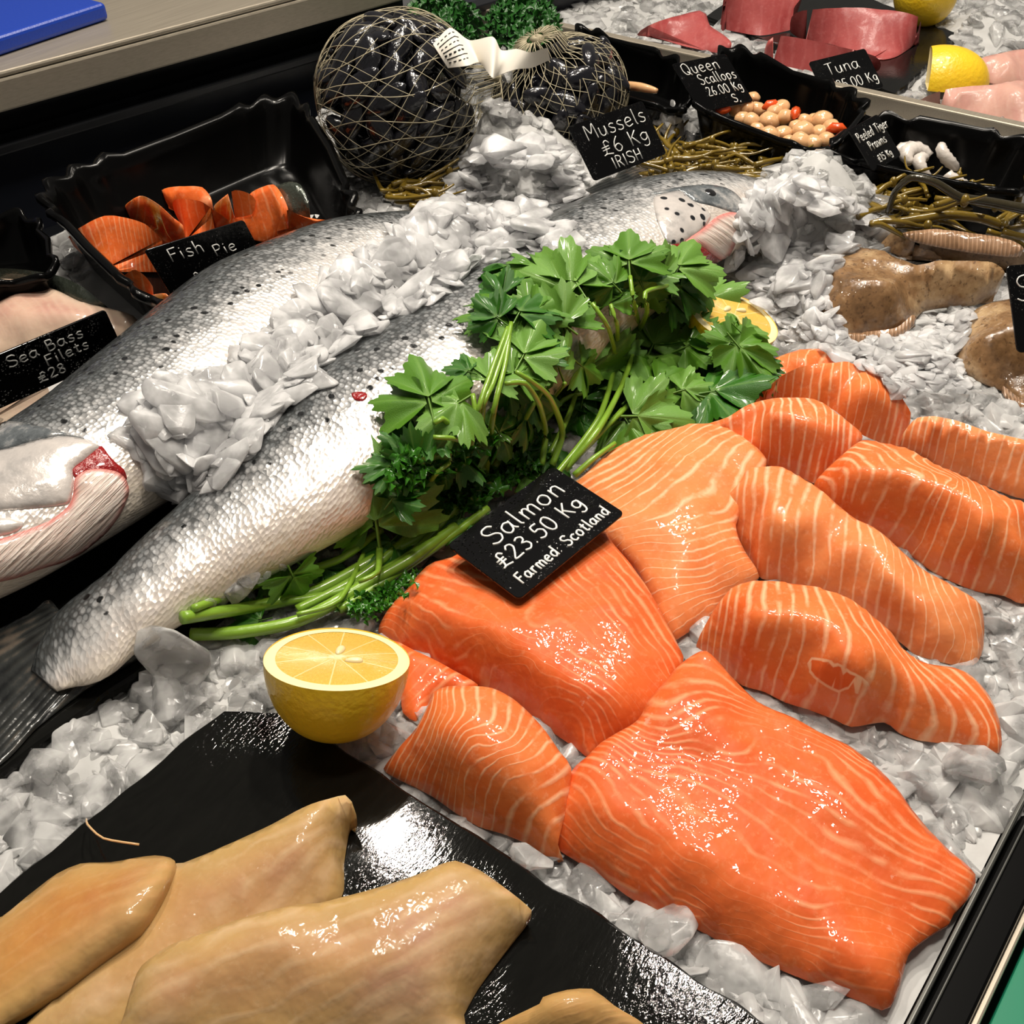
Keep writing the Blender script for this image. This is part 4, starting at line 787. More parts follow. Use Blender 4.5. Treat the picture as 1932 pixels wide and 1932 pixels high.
# ------------------------------------------------------------------ flat fish at the right
def flat(label, crop, body, inner, fins, headpts=None, group='brown flat fish on the ice'):
    o = fillet('flat_fish', SOLE, cv(crop, body), cv(crop, inner), [(i * 4, (1500 + i * 60, 400), (1530 + i * 60, 720)) for i in range(0, 8)], label, 'flat fish', group, sp=.004, wob=.002)
    for f in fins: fillet('fin', SOLF, cv(crop, f[0]), [], f[1], parent=o, sp=.003, rnd=.0015, wob=.001, foot=False)
    return o
flat('brown flat fish in the middle, partly under ice with its fin fringe to the front', 'c6', [(760, 690, 8), (850, 560, 18), (950, 440, 26), (1080, 420, 30), (1200, 440, 32), (1300, 480, 32), (1400, 520, 34), (1550, 490, 36), (1700, 490, 36), (1800, 510, 32), (1840, 555, 26), (1800, 610, 18), (1700, 680, 10), (1580, 700, 8), (1450, 720, 8), (1380, 790, 6), (1280, 860, 5), (1050, 880, 4), (860, 860, 4), (850, 760, 6)],
     [(1000, 560, 34), (1150, 600, 38), (1150, 720, 28), (1290, 620, 36), (1330, 580, 26), (1340, 700, 18), (1450, 600, 34), (1600, 570, 40), (1720, 560, 38), (1000, 720, 24), (1240, 780, 20)], [([(720, 855, 5), (850, 840, 6), (1050, 850, 7), (1280, 840, 9), (1380, 770, 11), (1400, 800, 5), (1300, 880, 3), (1050, 910, 3), (850, 890, 3)], [(i * 1, (1480 + i * 8, 610), (1470 + i * 9, 640)) for i in range(0, 26, 5)])])
flat('brown flat fish at the right edge, under the tilted sole tag', 'c6', [(1600, 1000, 6), (1640, 820, 16), (1700, 730, 22), (1800, 690, 26), (1900, 680, 28), (2050, 700, 26), (2080, 1200, 8), (1932, 1230, 4), (1850, 1150, 4), (1700, 1080, 5)], [(1750, 860, 30), (1850, 980, 28), (1900, 820, 33), (1760, 1000, 20)], [([(1830, 1120, 6), (1932, 1195, 6), (2050, 1200, 6), (2050, 1260, 3), (1932, 1250, 3), (1850, 1190, 3)], [(i, (1900 + i * 6, 720), (1905 + i * 6, 770)) for i in range(0, 16, 5)])])
flat('brown flat fish behind the others, fins up against the seaweed', 'c6', [(1100, 330, 10), (1120, 265, 22), (1200, 270, 24), (1300, 340, 24), (1400, 370, 26), (1550, 370, 28), (1700, 400, 28), (1900, 440, 26), (2050, 480, 20), (2000, 560, 8), (1850, 530, 8), (1600, 490, 8), (1300, 460, 10), (1180, 400, 12)], [(1300, 400, 28), (1500, 430, 28)], [([(1330, 360, 26), (1450, 345, 32), (1600, 350, 34), (1750, 370, 34), (1880, 400, 33), (1932, 440, 30), (1850, 470, 25), (1700, 455, 25), (1550, 430, 25), (1400, 400, 25)], [(i, (1700 + i * 8, 430), (1705 + i * 8, 480)) for i in range(0, 30, 5)])])
# ------------------------------------------------------------------ salmon chunks in the tray
def chunk(label, pts, inner, st): fillet('salmon_chunk', CHK, cv('c1', pts), cv('c1', inner), st and [(s[0],) + tuple((x / 2.76, y / 2.76) for x, y in s[1:]) for s in st], label, 'salmon chunk', 'salmon chunks in the black tray', zb=.002, sp=.004, foot=False)
V5 = [(i * 2, (350 + i * 90, 1150), (400 + i * 100, 1350)) for i in range(0, 7)]
chunk('salmon chunk deep at the back of the tray, in shadow', [(840, 980, 22), (930, 955, 26), (1050, 960, 26), (1100, 1030, 20), (1050, 1070, 14), (900, 1040, 14)], [(980, 1000, 28)], [])
chunk('striped salmon chunk, largest and leftmost in the tray', [(350, 1220, 18), (430, 1160, 28), (540, 1112, 34), (640, 1120, 36), (750, 1150, 36), (850, 1240, 30), (880, 1275, 24), (780, 1310, 16), (650, 1360, 8), (530, 1395, 5), (450, 1330, 6), (380, 1270, 10)], [(500, 1210, 38), (650, 1210, 40), (760, 1240, 34), (560, 1330, 20)], [(0, (420, 1180), (470, 1330)), (4, (560, 1130), (590, 1370)), (8, (680, 1150), (660, 1350)), (12, (760, 1180), (760, 1320)), (15, (830, 1230), (860, 1280))])
chunk('leaning salmon chunk with a pale cut side, behind the striped one', [(650, 1070, 20), (690, 1020, 36), (740, 1003, 40), (820, 1050, 40), (900, 1120, 34), (950, 1160, 26), (940, 1230, 10), (860, 1220, 10), (780, 1140, 14)], [(760, 1080, 38), (850, 1150, 32)], V5)
chunk('bright salmon chunk directly behind the fish pie tag', [(895, 1040, 26), (930, 1022, 34), (1040, 1035, 36), (1110, 1080, 34), (1180, 1130, 28), (1200, 1170, 18), (1100, 1210, 8), (970, 1230, 6), (940, 1160, 10), (905, 1090, 18)], [(1000, 1100, 38), (1090, 1130, 32)], V5)
chunk('arched salmon chunk right of the bright one', [(1110, 1070, 20), (1150, 1020, 34), (1220, 975, 42), (1290, 990, 40), (1330, 1030, 34), (1310, 1100, 24), (1220, 1120, 18), (1170, 1130, 14)], [(1230, 1040, 42)], V5)
chunk('salmon chunk with a silvery skin end at the right of the tray', [(1200, 1150, 14), (1290, 1000, 34), (1360, 960, 42), (1420, 945, 44), (1460, 990, 44), (1500, 1090, 34), (1440, 1180, 16), (1370, 1240, 6), (1280, 1220, 6)], [(1380, 1050, 46), (1330, 1120, 34)], V5)
chunk('flat salmon chunk at the right, nearest the rear fish', [(1440, 1190, 20), (1490, 1080, 36), (1560, 1110, 38), (1640, 1140, 36), (1740, 1120, 34), (1740, 1165, 24), (1640, 1210, 12), (1540, 1245, 8)], [(1540, 1160, 32), (1640, 1170, 30)], V5)
chunk('small peaked salmon chunk left of the fish pie tag', [(590, 1460, 8), (640, 1420, 22), (700, 1390, 30), (760, 1430, 26), (800, 1500, 16), (770, 1570, 5), (680, 1530, 5)], [(700, 1440, 30)], V5)
chunk('smallest salmon scrap at the front corner of the tray', [(760, 1560, 6), (790, 1520, 16), (860, 1515, 18), (895, 1560, 10), (830, 1595, 4)], [(820, 1550, 18)], [])
fillet('fish_offcut', BSKIN, cv('c1', [(1420, 960, 40), (1500, 932, 46), (1560, 945, 46), (1605, 1040, 38), (1590, 1110, 26), (1500, 1090, 30), (1460, 1000, 38)]), cv('c1', [(1520, 1010, 46)]), [], 'greyish skin-on fish offcut at the right end of the salmon chunks', 'fish offcut', None, zb=.002, foot=False)
# ------------------------------------------------------------------ lemons
def basis(n, hint):
    n = np.array(n, float); n /= np.linalg.norm(n); h = np.array(hint, float); a = h - n * (h @ n); a /= np.linalg.norm(a); return n, a, np.cross(n, a)
def half_lemon(px, py, z, R, nrm, label, depth=1.12, seeds=(), a0=0.0, nub=True):
    n, a, b = basis(nrm, _r0); c = at(px, py, z); root = empty('lemon_half', tuple(c - n * R * depth * 0.9), label, 'lemon')
    N = 64; K = 22; V = []; Fc = []
    for i in range(K + 1):
        t = i / K * pi / 2; r = R * cos(t) ** 0.92 if i < K else 0.0005; d = R * depth * sin(t)
        if nub: r += R * 0.10 * max(0, (t - 1.15)) * (1 - i / K); d += R * 0.10 * max(0, (t - 1.25) / 0.32) ** 2
        for k in range(N):
            u = 2 * pi * k / N; V.append(c + (a * cos(u) + b * sin(u)) * r * (1 + 0.012 * cos(3 * u + 1)) - n * d)
    for i in range(K):
        for k in range(N):
            j = (k + 1) % N; Fc.append((i * N + k, (i + 1) * N + k, (i + 1) * N + j, i * N + j))
    Fc.append(tuple(K * N + k for k in range(N))[::-1])
    link_mesh('rind', V, Fc, RIND, root); SURF.append(BVHTree.FromPolygons([tuple(q) for q in V], Fc + [tuple(range(N))]))
    def disc(name, r0, r1, h0, h1, mat):
        V = []; Fc = []; A = []; Rd = []; M = 14
        for i in range(M + 1):
            f = i / M; r = r0 + (r1 - r0) * f
            for k in range(N):
                u = 2 * pi * k / N; wv = (1 + 0.012 * cos(3 * u + 1)) * r; V.append(c + (a * cos(u) + b * sin(u)) * wv + n * (h0 + (h1 - h0) * f ** 3)); A.append((u + a0) / (2 * pi) * 10); Rd.append(r / R)
        for i in range(M):
            for k in range(N):
                j = (k + 1) % N; Fc.append((i * N + k, i * N + j, (i + 1) * N + j, (i + 1) * N + k))
        if r0 < 0.002: Fc.append(tuple(range(N))[::-1])
        A = np.array(A); return link_mesh(name, V, Fc if True else Fc, mat, root, True, None, {'ang': A, 'rad': np.array(Rd)})
    disc('pith', R * 0.84, R * 0.998, 0.0002, -0.0006, PITH); disc('pulp', 0.0004, R * 0.85, 0.0006, 0.0, PULP)
    for x, y, an in seeds:
        p = c + a * x * R + b * y * R + n * 0.0006; d = a * cos(an) + b * sin(an); m = np.cross(n, d); V, Fc = ball((0, 0, 0), 1, (0, 0, 1), 8, 1.0)
        link_mesh('pip', [p + d * v[0] * 0.0042 * (1 - 0.3 * v[0]) + m * v[1] * 0.0021 + n * v[2] * 0.0018 for v in V], Fc, SEED, root)
    return root
half_lemon(636, 1241, .046, .0325, _up + 0.43 * _f0 + 0.13 * _r0, 'half lemon, cut side up, standing at the tip of the front slate', 1.20, [(0.02, 0.22, 1.4), (0.28, -0.10, 0.1)], .3)
half_lemon(1384, 598, .030, .031, _up - 0.05 * _f0 + 0.30 * _r0, 'half lemon peeking out from behind the parsley bunch', 0.9, [(-0.1, 0.25, 0.9), (0.25, 0.3, 0.3)], .7)
half_lemon(1746, -12, .034, .034, _up + 0.1 * _f0, 'half lemon, cut side up, at the top edge by the tuna slate', 1.0, [])
def wedge(px, py, z, R, axis, label, up2):
    n, a, b = basis(axis, up2); c = at(px, py, z); root = empty('lemon_wedge', tuple(c), label, 'lemon'); V = []; Fc = []; N = 18; K = 20; sp_ = 1.9
    for i in range(K + 1):
        la = -.35 + (pi / 2 + .35) * i / K
        for k in range(N + 1):
            u = -sp_ / 2 + sp_ * k / N; r = R * max(cos(la), 0.001) ** 0.9; V.append(c + n * R * 1.25 * sin(la) + (a * cos(u) + b * sin(u)) * r)
    for i in range(K):
        for k in range(N): q = i * (N + 1) + k; Fc.append((q, q + 1, q + N + 2, q + N + 1))
    link_mesh('rind', V, Fc, RIND, root)
    for side in (0, N):
        V2 = [V[i * (N + 1) + side] for i in range(K + 1)] + [c + n * R * 1.2 * sin(-.35 + (pi / 2 + .35) * i / K) for i in range(K + 1)]
        F2 = [(i, i + 1, K + 2 + i, K + 1 + i) for i in range(K)]
        link_mesh('cut_face', V2, F2, PITH, root, True, None, {'ang': np.zeros(len(V2)), 'rad': np.full(len(V2), .5)})
wedge(1775, 158, .004, .036, _r0 * 1.0 - 0.25 * _f0, 'lemon wedge, peel outward, among the pale fish fillets at the top right', _up - 0.55 * _f0)

# ------------------------------------------------------------------ chalk writing
GL = {'S': (7, "6.5 8.5 5 10 2 9.8 .8 8 2 6 5 4.8 6.3 3 5.2 .6 2.5 0 .3 1.3"), 'a': (6.5, "5 5.3 3 6.2 .8 4.8 .5 2 2 .1 4 1 5 4|5.2 6 5 2 6.2 .2"), 'l': (3, "1.2 10.5 1.2 1 2 0"), 'm': (9, "1 6 1 0|1 4 2.5 6 4 5.4 4.3 0|4.3 4 6 6 7.6 5.2 7.8 0"),
 'o': (6.5, "3.2 6.2 1 5 .6 2.2 2.4 .1 4.8 1 5.6 3.6 4.6 5.7 3.2 6.2"), 'n': (6.5, "1 6 1 0|1 4 2.8 6 4.8 5.4 5.2 0"), '£': (8, "7 7.5 5.5 9.5 3.5 8.6 3.6 4 2.6 1 .5 .2 3 .8 7 0|1 5.4 6 5.8|1 3.6 6 4"), '2': (6.5, "1 8 2.6 10 5 9.4 5.4 7 3.4 4 .6 .4 6.2 .4"), '3': (6.5, "1 9 3 10 5.2 8.8 4.8 6.6 2.6 5.6 5.2 4.6 5.8 2 3.6 .1 .8 1"), '.': (3, "1 .6 1.6 .2"), '5': (6.5, "5.8 9.8 2 9.8 1.4 5.8 3.8 6.2 5.8 4.2 5 1 2.8 0 .6 1"), '0': (7, "3.5 10 1.2 8.4 .8 4 2 .6 4 0 6 2.4 6 7 4.8 9.6 3.5 10"),
 'K': (7, "1 10 1 0|6 9.6 1.2 4.4|2.6 5.6 6.2 0"), 'g': (6.5, "5 5.4 3 6.2 .9 4.8 .9 2.4 2.6 1 4.6 2.2 5.2 5.8 5.2 0 4.2 -2.6 2 -3 .8 -2"), 'F': (6.5, "1.4 10 1 0|1.4 9.8 6.2 10|1.2 5.4 5 5.6"), 'r': (5, "1 6 1.2 0|1.1 3.8 2.6 5.8 4.6 5.8"), 'e': (6.3, ".9 3.2 5.2 3.8 4.6 5.8 2.8 6.2 1 4.6 .8 2 2.4 .1 5.4 1"), 'd': (6.5, "5 5.4 3 6.2 .8 4.6 .8 1.8 2.4 .1 4.4 1.4 5.2 4|5.4 10.4 5.2 0"), ':': (3, "1 5 1.5 4.6|1 1 1.5 .6"), 'c': (6, "5.4 5.2 3.6 6.2 1.2 5 .7 2.4 2.4 .1 5.2 .8"), 't': (5, "2.4 9 2.2 1 3.2 .1 4.6 .8|.4 6.2 4.4 6.6"), 'M': (9, "1 0 1.4 10 4.4 4 7.4 10 8 0"), 'u': (6.5, "1 6 1 1.6 2.4 .1 4.4 .9 5.2 6|5.2 6 5.4 0"), 's': (5.4, "4.6 5.6 2.6 6.2 1 4.8 2.4 3.4 4.4 2.4 4 .4 2 0 .5 .8"), '6': (6.5, "4.6 10 2 7 .8 3.4 2 .4 4.2 .2 5.6 2.4 4.4 4.8 2.2 4.6 1 3"), 'I': (3, "1.4 10 1.4 0"), 'R': (7, "1 0 1.2 10 4.8 9.6 5.6 7.4 4 5.4 1.2 5.2|3 5.2 6 0"), 'H': (7, "1 10 1 0|5.8 10 5.8 0|1 5 5.8 5.2"), 'i': (3, "1.2 6 1.3 0|1.2 8.6 1.5 8.2"), 'h': (6.3, "1.2 10.4 1 0|1.1 4 2.8 6 4.6 5.2 5 0"), 'P': (6.8, "1.2 10 1 0|1.2 9.8 4.8 9.8 5.8 7.6 4.4 5.2 1.2 4.8"), 'B': (7, "1.2 10 1 0|1.2 10 4.6 9.6 4.8 6.8 1.2 5.4|1.2 5.4 5.4 5 5.6 1.4 3.4 0 1 0"), 'Q': (8, "4 10 1.2 8.4 .8 3.6 2.6 .4 5 .2 7 3 6.8 7.6 5.2 9.8 4 10|4.4 2.8 7.4 -.8"), 'p': (6.5, "1 6 1 -3.4|1 4.4 3 6.2 5.2 5 5.2 2 3.4 .2 1.2 1.2"), 'T': (7, ".4 9.6 6.8 10|3.6 9.8 3.4 0"), '8': (6.5, "3.2 10 1.2 8.4 2 6 4.8 3.8 5 1 3 0 1 1.4 1.6 4 5 7 4.6 9.2 3.2 10"), 'w': (8, "1 6 2.4 0 4 4.6 5.6 0 7.2 6"), ' ': (4, ""), '1': (4, ".8 8 2.4 10 2.2 0"), 'L': (6, "1 10 1 .2 5.4 .2"), ',': (3, "1.4 .6 .8 -1.4"), 'y': (6, "1 6 3 1.4|5.2 6 3 1 1.6 -3"), '7': (6.5, ".6 9.6 5.8 9.6 2.6 0")}
def price_tag(c_tl, c_tr, c_bl, lines, label, parent_kind='price tag', stroke=0.00048, thick=0.0011):
    TL, TR, BL = (at(x, y, z / 1000) for x, y, z in (c_tl, c_tr, c_bl))
    ex = TR - TL; ey = BL - TL; w = np.linalg.norm(ex); h_ = np.linalg.norm(ey); exn = ex / w; nrm = np.cross(ey, ex); nrm /= np.linalg.norm(nrm)
    if nrm @ (CC - TL) < 0: nrm = -nrm
    print('TAG', label[:30], 'w %.3f h %.3f cos %.2f' % (w, h_, (ex @ ey) / w / h_))
    root = empty('price_tag', tuple(TL + ex / 2 + ey), label, 'price tag')
    r = 0.06; rim = []
    for (cu, cv_, a0) in ((1 - r * h_ / w, r, -pi / 2), (1 - r * h_ / w, 1 - r, 0), (r * h_ / w, 1 - r, pi / 2), (r * h_ / w, r, pi)):
        for k in range(6):
            t = a0 + k / 5 * pi / 2; rim.append(TL + ex * (cu + cos(t) * r * h_ / w) + ey * (cv_ + sin(t) * r))
    rim = np.array(rim); n = len(rim); cen = rim.mean(0); V = []
    for ins, hgt in ((0, -thick), (0, -0.0002), (0.006, 0.0)):
        V += [p + (cen - p) * ins + nrm * hgt for p in rim]
    Fc = [(k * n + i, k * n + (i + 1) % n, (k + 1) * n + (i + 1) % n, (k + 1) * n + i) for k in range(2) for i in range(n)] + [tuple(range(2 * n, 3 * n)), tuple(range(n))[::-1]]
    link_mesh('board', V, Fc, TAGM, root, False)
    m = MB()
    for txt, u0, v0, size, slope, sx in lines:
        x = 0.0
        for ch in txt:
            wd, st = GL[ch]
            for stroke_ in [s for s in st.split('|') if s]:
                q = list(map(float, stroke_.split())); pts = []
                for i in range(0, len(q), 2):
                    gx = (x + q[i] * sx) * size / 10; gy = q[i + 1] * size / 10 + gx * slope
                    pts.append(TL + exn * (u0 * w + gx * h_) + ey * (v0 - gy) + nrm * 0.0002)
                if len(pts) > 2: pts = spline(pts, False, 0.0012)
                V, Fc = tube(pts, stroke, 5); m.add(V, Fc)
            x += wd * sx + 0.8
    if m.v: m.build('lettering', CHALK, root)
    return root
price_tag((843, 1028, 36), (1043, 879, 38), (979, 1131, 34), [('Salmon', .20, .36, .24, .0, 1.05), ('£23.50 Kg', .10, .64, .20, .0, .98), ('Farmed: Scotland', .10, .90, .14, .0, .86)], 'black tag reading Salmon, lying between the parsley and the salmon fillets', stroke=.00062)
price_tag((272, 473, 66), (460, 415, 66), (326, 562, 28), [('Fish', .17, .35, .25, .0, 1.1), ('Pie', .58, .50, .22, .0, 1.1), ('£', .26, .86, .2, .0, 1.), ('Kg', .78, .80, .15, .0, 1.)], 'black tag reading Fish Pie, standing before the salmon chunk tray')
price_tag((-72, 698, 62), (199, 585, 62), (-20, 780, 24), [('Sea Bass', .26, .32, .22, .0, 1.1), ('Filets', .48, .58, .21, .0, 1.1), ('£28', .38, .84, .2, .0, 1.1)], 'black tag reading Sea Bass Filets, at the left edge by the bass fillets')
price_tag((1071, 239, 86), (1212, 190, 86), (1122, 342, 46), [('Mussels', .14, .34, .26, .0, 1.15), ('£6 Kg', .24, .67, .26, .0, 1.2), ('IRISH', .30, .93, .20, .0, 1.1)], 'black tag reading Mussels and Irish, before the netted mussels')
price_tag((1267, 121, 78), (1369, 101, 78), (1322, 212, 42), [('Queen', .10, .26, .22, .0, .95), ('Scallops', .28, .50, .20, .0, .75), ('26.00 Kg', .30, .74, .18, .0, .75), ('S,', .66, .95, .16, .0, .9)], 'black tag reading Queen Scallops, in the scallop tray')
price_tag((1526, 117, 36), (1632, 91, 36), (1562, 192, 10), [('Tuna', .20, .42, .28, .0, 1.1), ('£25.00 Kg', .14, .82, .24, .0, .85)], 'black tag reading Tuna, before the front tuna steak')
price_tag((1601, 245, 74), (1656, 215, 74), (1648, 324, 40), [('Peeled Tiger', .08, .34, .20, .0, .62), ('Prawns', .26, .60, .20, .0, .62), ('£15 Kg', .30, .90, .16, .0, .7)], 'black tag in the prawn tray, seen at a slant')
price_tag((1899, 501, 78), (2010, 494, 74), (1920, 666, 30), [('Sole', .10, .42, .28, .14, 1.1)], 'black tag cut off by the right edge, before the flat fish')

# ------------------------------------------------------------------ parsley
def leaf_mesh(name, seed, curl):
    rg = random.Random(seed); V = []; vein = []; Fc = []; N = 41; K = 5; tri = lambda q: abs((q % 1) - .5) * 2
    for (bx, by, dr, L, span, up) in ((0, .30, rg.uniform(-.1, .1), .72, 1.12, .03), (-.03, .24, -1.0 + rg.uniform(-.15, .15), .66, 1.05, 0), (.03, .24, 1.0 + rg.uniform(-.15, .15), .66, 1.05, .015)):
        o = len(V); V.append((bx, by, up)); vein.append(1.0); ph = rg.uniform(0, 1)
        for i in range(1, K + 1):
            f = i / K
            for k in range(N):
                t = -span + 2 * span * k / (N - 1); lobe = 1 - .30 * tri(t / (2 * span) * 3 + .5) ** 1.4 * f
                r = L * f * max(.12, cos(t * 1.18)) ** .42 * lobe * (1 + .17 * (tri(t / (2 * span) * 11 + ph) - .5) * f ** 2)
                x, y = bx + sin(t + dr) * r, by + cos(t + dr) * r
                z = up - curl * (x * x + (y - .2) ** 2) * .45 + .07 * f * cos(t * 5.6) + .05 * f * f * cos(t * 3 + ph * 6 + dr * 3) - abs(x) * curl * .10
                V.append((x, y, z)); vein.append(max(0, 1 - tri(t / (2 * span) * 3 + .5) * 7) * (1 - .6 * f))
        for k in range(N - 1): Fc.append((o, o + 2 + k, o + 1 + k))
        for i in range(K - 1):
            for k in range(N - 1): q = o + 1 + i * N + k; Fc.append((q, q + 1, q + N + 1, q + N))
    o = len(V); w = .018                      # the leaf stalk
    for y in (0, .12, .32):
        for x, z in ((-w, -.004), (w, -.004), (0, .02)): V.append((x, y, z)); vein.append(.9)
    for s in (0, 3):
        for k in range(3): Fc.append((o + s + k, o + s + (k + 1) % 3, o + s + 3 + (k + 1) % 3, o + s + 3 + k))
    n = len(V); V2 = [(x, y, z - .012) for x, y, z in V]; F2 = [tuple(i + n for i in f)[::-1] for f in Fc]
    me = bpy.data.meshes.new(name); me.from_pydata(V + V2, [], Fc + F2); a = me.attributes.new('vein', 'FLOAT', 'POINT'); a.data.foreach_set('value', np.array(vein + vein, np.float32))
    me.polygons.foreach_set('use_smooth', np.ones(len(me.polygons), bool)); me.materials.append(LEAF[0]); return me
LM = [[None] * 5 for _ in LEAF]
for i in range(len(LEAF)):
    for s in range(5):
        me = leaf_mesh('leaf', s * 1.37 + 1, (.35, .6, .9, .15, 1.2)[s]); me.materials[0] = LEAF[i]; LM[i][s] = me
pc = at(1000, 800, .01)
BUNCH = empty('parsley_bunch', tuple(pc), 'bunch of flat leaf parsley with long pale stems, laid between fish and salmon', 'parsley')
def put_leaf(base, tip, mat, var, roll=0.0, wide=1.0):
    b = np.array(base); tip = np.array(tip); db = (b - CC) @ CF; dt = (tip - CC) @ CF; tip = CC + (tip - CC) * (min(max(dt, db - .014), db + .014) / dt)
    d = tip - b; L = np.linalg.norm(d); y = d / L; L *= 1.42; v = CC - b; v /= np.linalg.norm(v)
    v = v * .55 + _up * .6; zc = v - y * (v @ y); zc /= np.linalg.norm(zc); x = np.cross(y, zc)
    c, s = cos(roll), sin(roll); x2 = x * c + zc * s; z2 = -x * s + zc * c
    o = bpy.data.objects.new('leaf', LM[mat][var]); COL.objects.link(o); o.parent = BUNCH
    M = Matrix(((x2[0] * L * wide, y[0] * L, z2[0] * L, b[0] - pc[0]), (x2[1] * L * wide, y[1] * L, z2[1] * L, b[1] - pc[1]), (x2[2] * L * wide, y[2] * L, z2[2] * L, b[2] - pc[2]), (0, 0, 0, 1)))
    loc, rot, sca = M.decompose(); o.location = loc; o.rotation_mode = 'QUATERNION'; o.rotation_quaternion = rot; o.scale = (L * wide, L, L); return o
SURF0 = list(SURF)
LV = [((740, 215), (640, 160), 2, .02), ((790, 215), (855, 140), 0, .03), ((725, 290), (735, 195), 0, .026), ((1055, 345), (800, 215), 1, .032), ((1040, 330), (930, 160), 1, .036), ((700, 440), (590, 360), 2, .03), ((710, 430), (640, 300), 0, .026), ((720, 440), (790, 310), 2, .034), ((770, 420), (880, 330), 0, .028), ((1000, 480), (820, 350), 1, .03), ((960, 500), (900, 330), 0, .024),
      ((1225, 235), (1212, 70), 0, .045), ((1190, 300), (1090, 200), 0, .04), ((1290, 300), (1230, 170), 2, .03), ((1385, 275), (1300, 160), 1, .042), ((1400, 255), (1475, 95), 1, .046), ((1430, 245), (1575, 215), 0, .036), ((1390, 280), (1500, 260), 2, .036), ((1130, 350), (1060, 200), 2, .026), ((1140, 400), (1130, 270), 0, .026), ((1035, 735), (1010, 475), 0, .034), ((945, 690), (880, 520), 1, .032), ((730, 640), (820, 470), 1, .030), ((690, 690), (800, 610), 1, .030), ((1080, 640), (1150, 480), 0, .024),
      ((1290, 590), (1365, 440), 1, .034), ((1230, 680), (1390, 560), 1, .038), ((1270, 730), (1420, 640), 0, .04), ((1395, 735), (1545, 690), 1, .042), ((1150, 830), (1400, 830), 1, .034), ((1180, 800), (1270, 950), 0, .030), ((1190, 780), (1300, 660), 1, .036), ((1490, 735), (1700, 790), 2, .040), ((1490, 740), (1730, 700), 2, .036), ((1420, 420), (1610, 290), 1, .034), ((1410, 460), (1650, 420), 1, .038), ((1400, 560), (1590, 480), 0, .034), ((1660, 430), (1790, 560), 1, .036), ((1640, 470), (1780, 640), 0, .03), ((1700, 560), (1825, 672), 2, .024), ((1650, 560), (1740, 680), 2, .02), ((1560, 580), (1690, 660), 2, .018), ((1350, 340), (1460, 320), 2, .022), ((1330, 420), (1420, 340), 1, .026), ((1500, 600), (1600, 560), 2, .020),
      ((385, 860), (325, 610), 0, .032), ((550, 735), (395, 830), 1, .034), ((570, 650), (470, 620), 2, .024), ((590, 720), (640, 600), 1, .026), ((380, 920), (440, 990), 1, .03), ((400, 870), (300, 960), 2, .018), ((150, 1400), (110, 1100), 0, .026), ((150, 1330), (25, 1235), 0, .024), ((160, 1290), (260, 1200), 0, .024), ((170, 1230), (260, 1110), 2, .016), ((290, 1300), (310, 1190), 0, .024), ((330, 1000), (210, 930), 2, .014), ((250, 1060), (115, 1030), 2, .012), ((780, 950), (660, 880), 2, .014), ((830, 960), (820, 860), 0, .016), ((640, 860), (700, 980), 2, .022)]
rl = random.Random(3)
for b, t, m, lf in LV:
    (bx, by, _), (tx, ty, _) = cv('c5', [b, t]); put_leaf(over(bx, by, lf * .85), over(tx, ty, lf + rl.uniform(-.006, .003)), m, rl.randrange(5), rl.uniform(-.35, .35), rl.uniform(.85, 1.15) * (.6 if b[0] > 1630 else 1))
for b, t, m, lf in [((1585, 1300), (1370, 1120), 0, .012), ((1500, 1290), (1560, 1420), 0, .009), ((1640, 1300), (1760, 1330), 2, .006), ((1420, 1560), (1250, 1600), 2, .005)]:
    (bx, by, _), (tx, ty, _) = cv('k', [b, t]); put_leaf(over(bx, by, lf), over(tx, ty, lf), m, rl.randrange(5), rl.uniform(-.2, .2))
# lower, darker leaves and the curly sprig in the middle of the bunch
polyB = np.array([(945, 500), (1010, 490), (1170, 470), (1310, 480), (1420, 630), (1390, 770), (1280, 790), (1165, 820), (1080, 880), (990, 900), (850, 1000), (770, 1030), (700, 1000), (690, 930), (750, 880), (790, 770), (870, 700), (920, 590)])
nf = 0
while nf < 60:
    x, y = rl.uniform(680, 1440), rl.uniform(460, 1040)
    if not inside(polyB, [(x, y)])[0] or not inside(polyB, [(x + 20, y - 20)])[0]: continue
    an = rl.uniform(0, 2 * pi); L = rl.uniform(40, 66); lf = rl.uniform(.005, .020)
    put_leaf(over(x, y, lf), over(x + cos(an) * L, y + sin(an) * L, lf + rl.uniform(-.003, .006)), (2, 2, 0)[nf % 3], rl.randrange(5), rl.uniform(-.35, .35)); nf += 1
mbc = MB(); nc = 0
def curl_leaf(mb, p, s, rg):
    n = np.array([rg.uniform(-1, 1), rg.uniform(-1, 1), rg.uniform(.2, 1.4)]); n, a, b = basis(n, (rg.uniform(-1, 1), rg.uniform(-1, 1), .1)); ph = rg.uniform(0, 6); V = [p]; Fc = []; N = 15
    for i in (1, 2, 3):
        for k in range(N):
            t = -2.4 + 4.8 * k / (N - 1); r = s * i / 3 * (.75 + .25 * cos(5 * t + ph)); V.append(p + a * r * sin(t) + b * r * cos(t) + n * s * (.34 * (i / 3) ** 2 * sin(t * 6 + ph) + .1))
    for k in range(N - 1): Fc.append((0, 1 + k + 1, 1 + k))
    for i in range(2):
        for k in range(N - 1): q = 1 + i * N + k; Fc.append((q, q + 1, q + N + 1, q + N))
    mb.add(V, Fc)
polyC = cv('c5', [(250, 960), (420, 1000), (560, 900), (700, 900), (800, 880), (880, 980), (820, 1060), (720, 1120), (600, 1190), (480, 1260), (430, 1230), (330, 1180), (180, 1120)]); polyC = np.array([p[:2] for p in polyC])
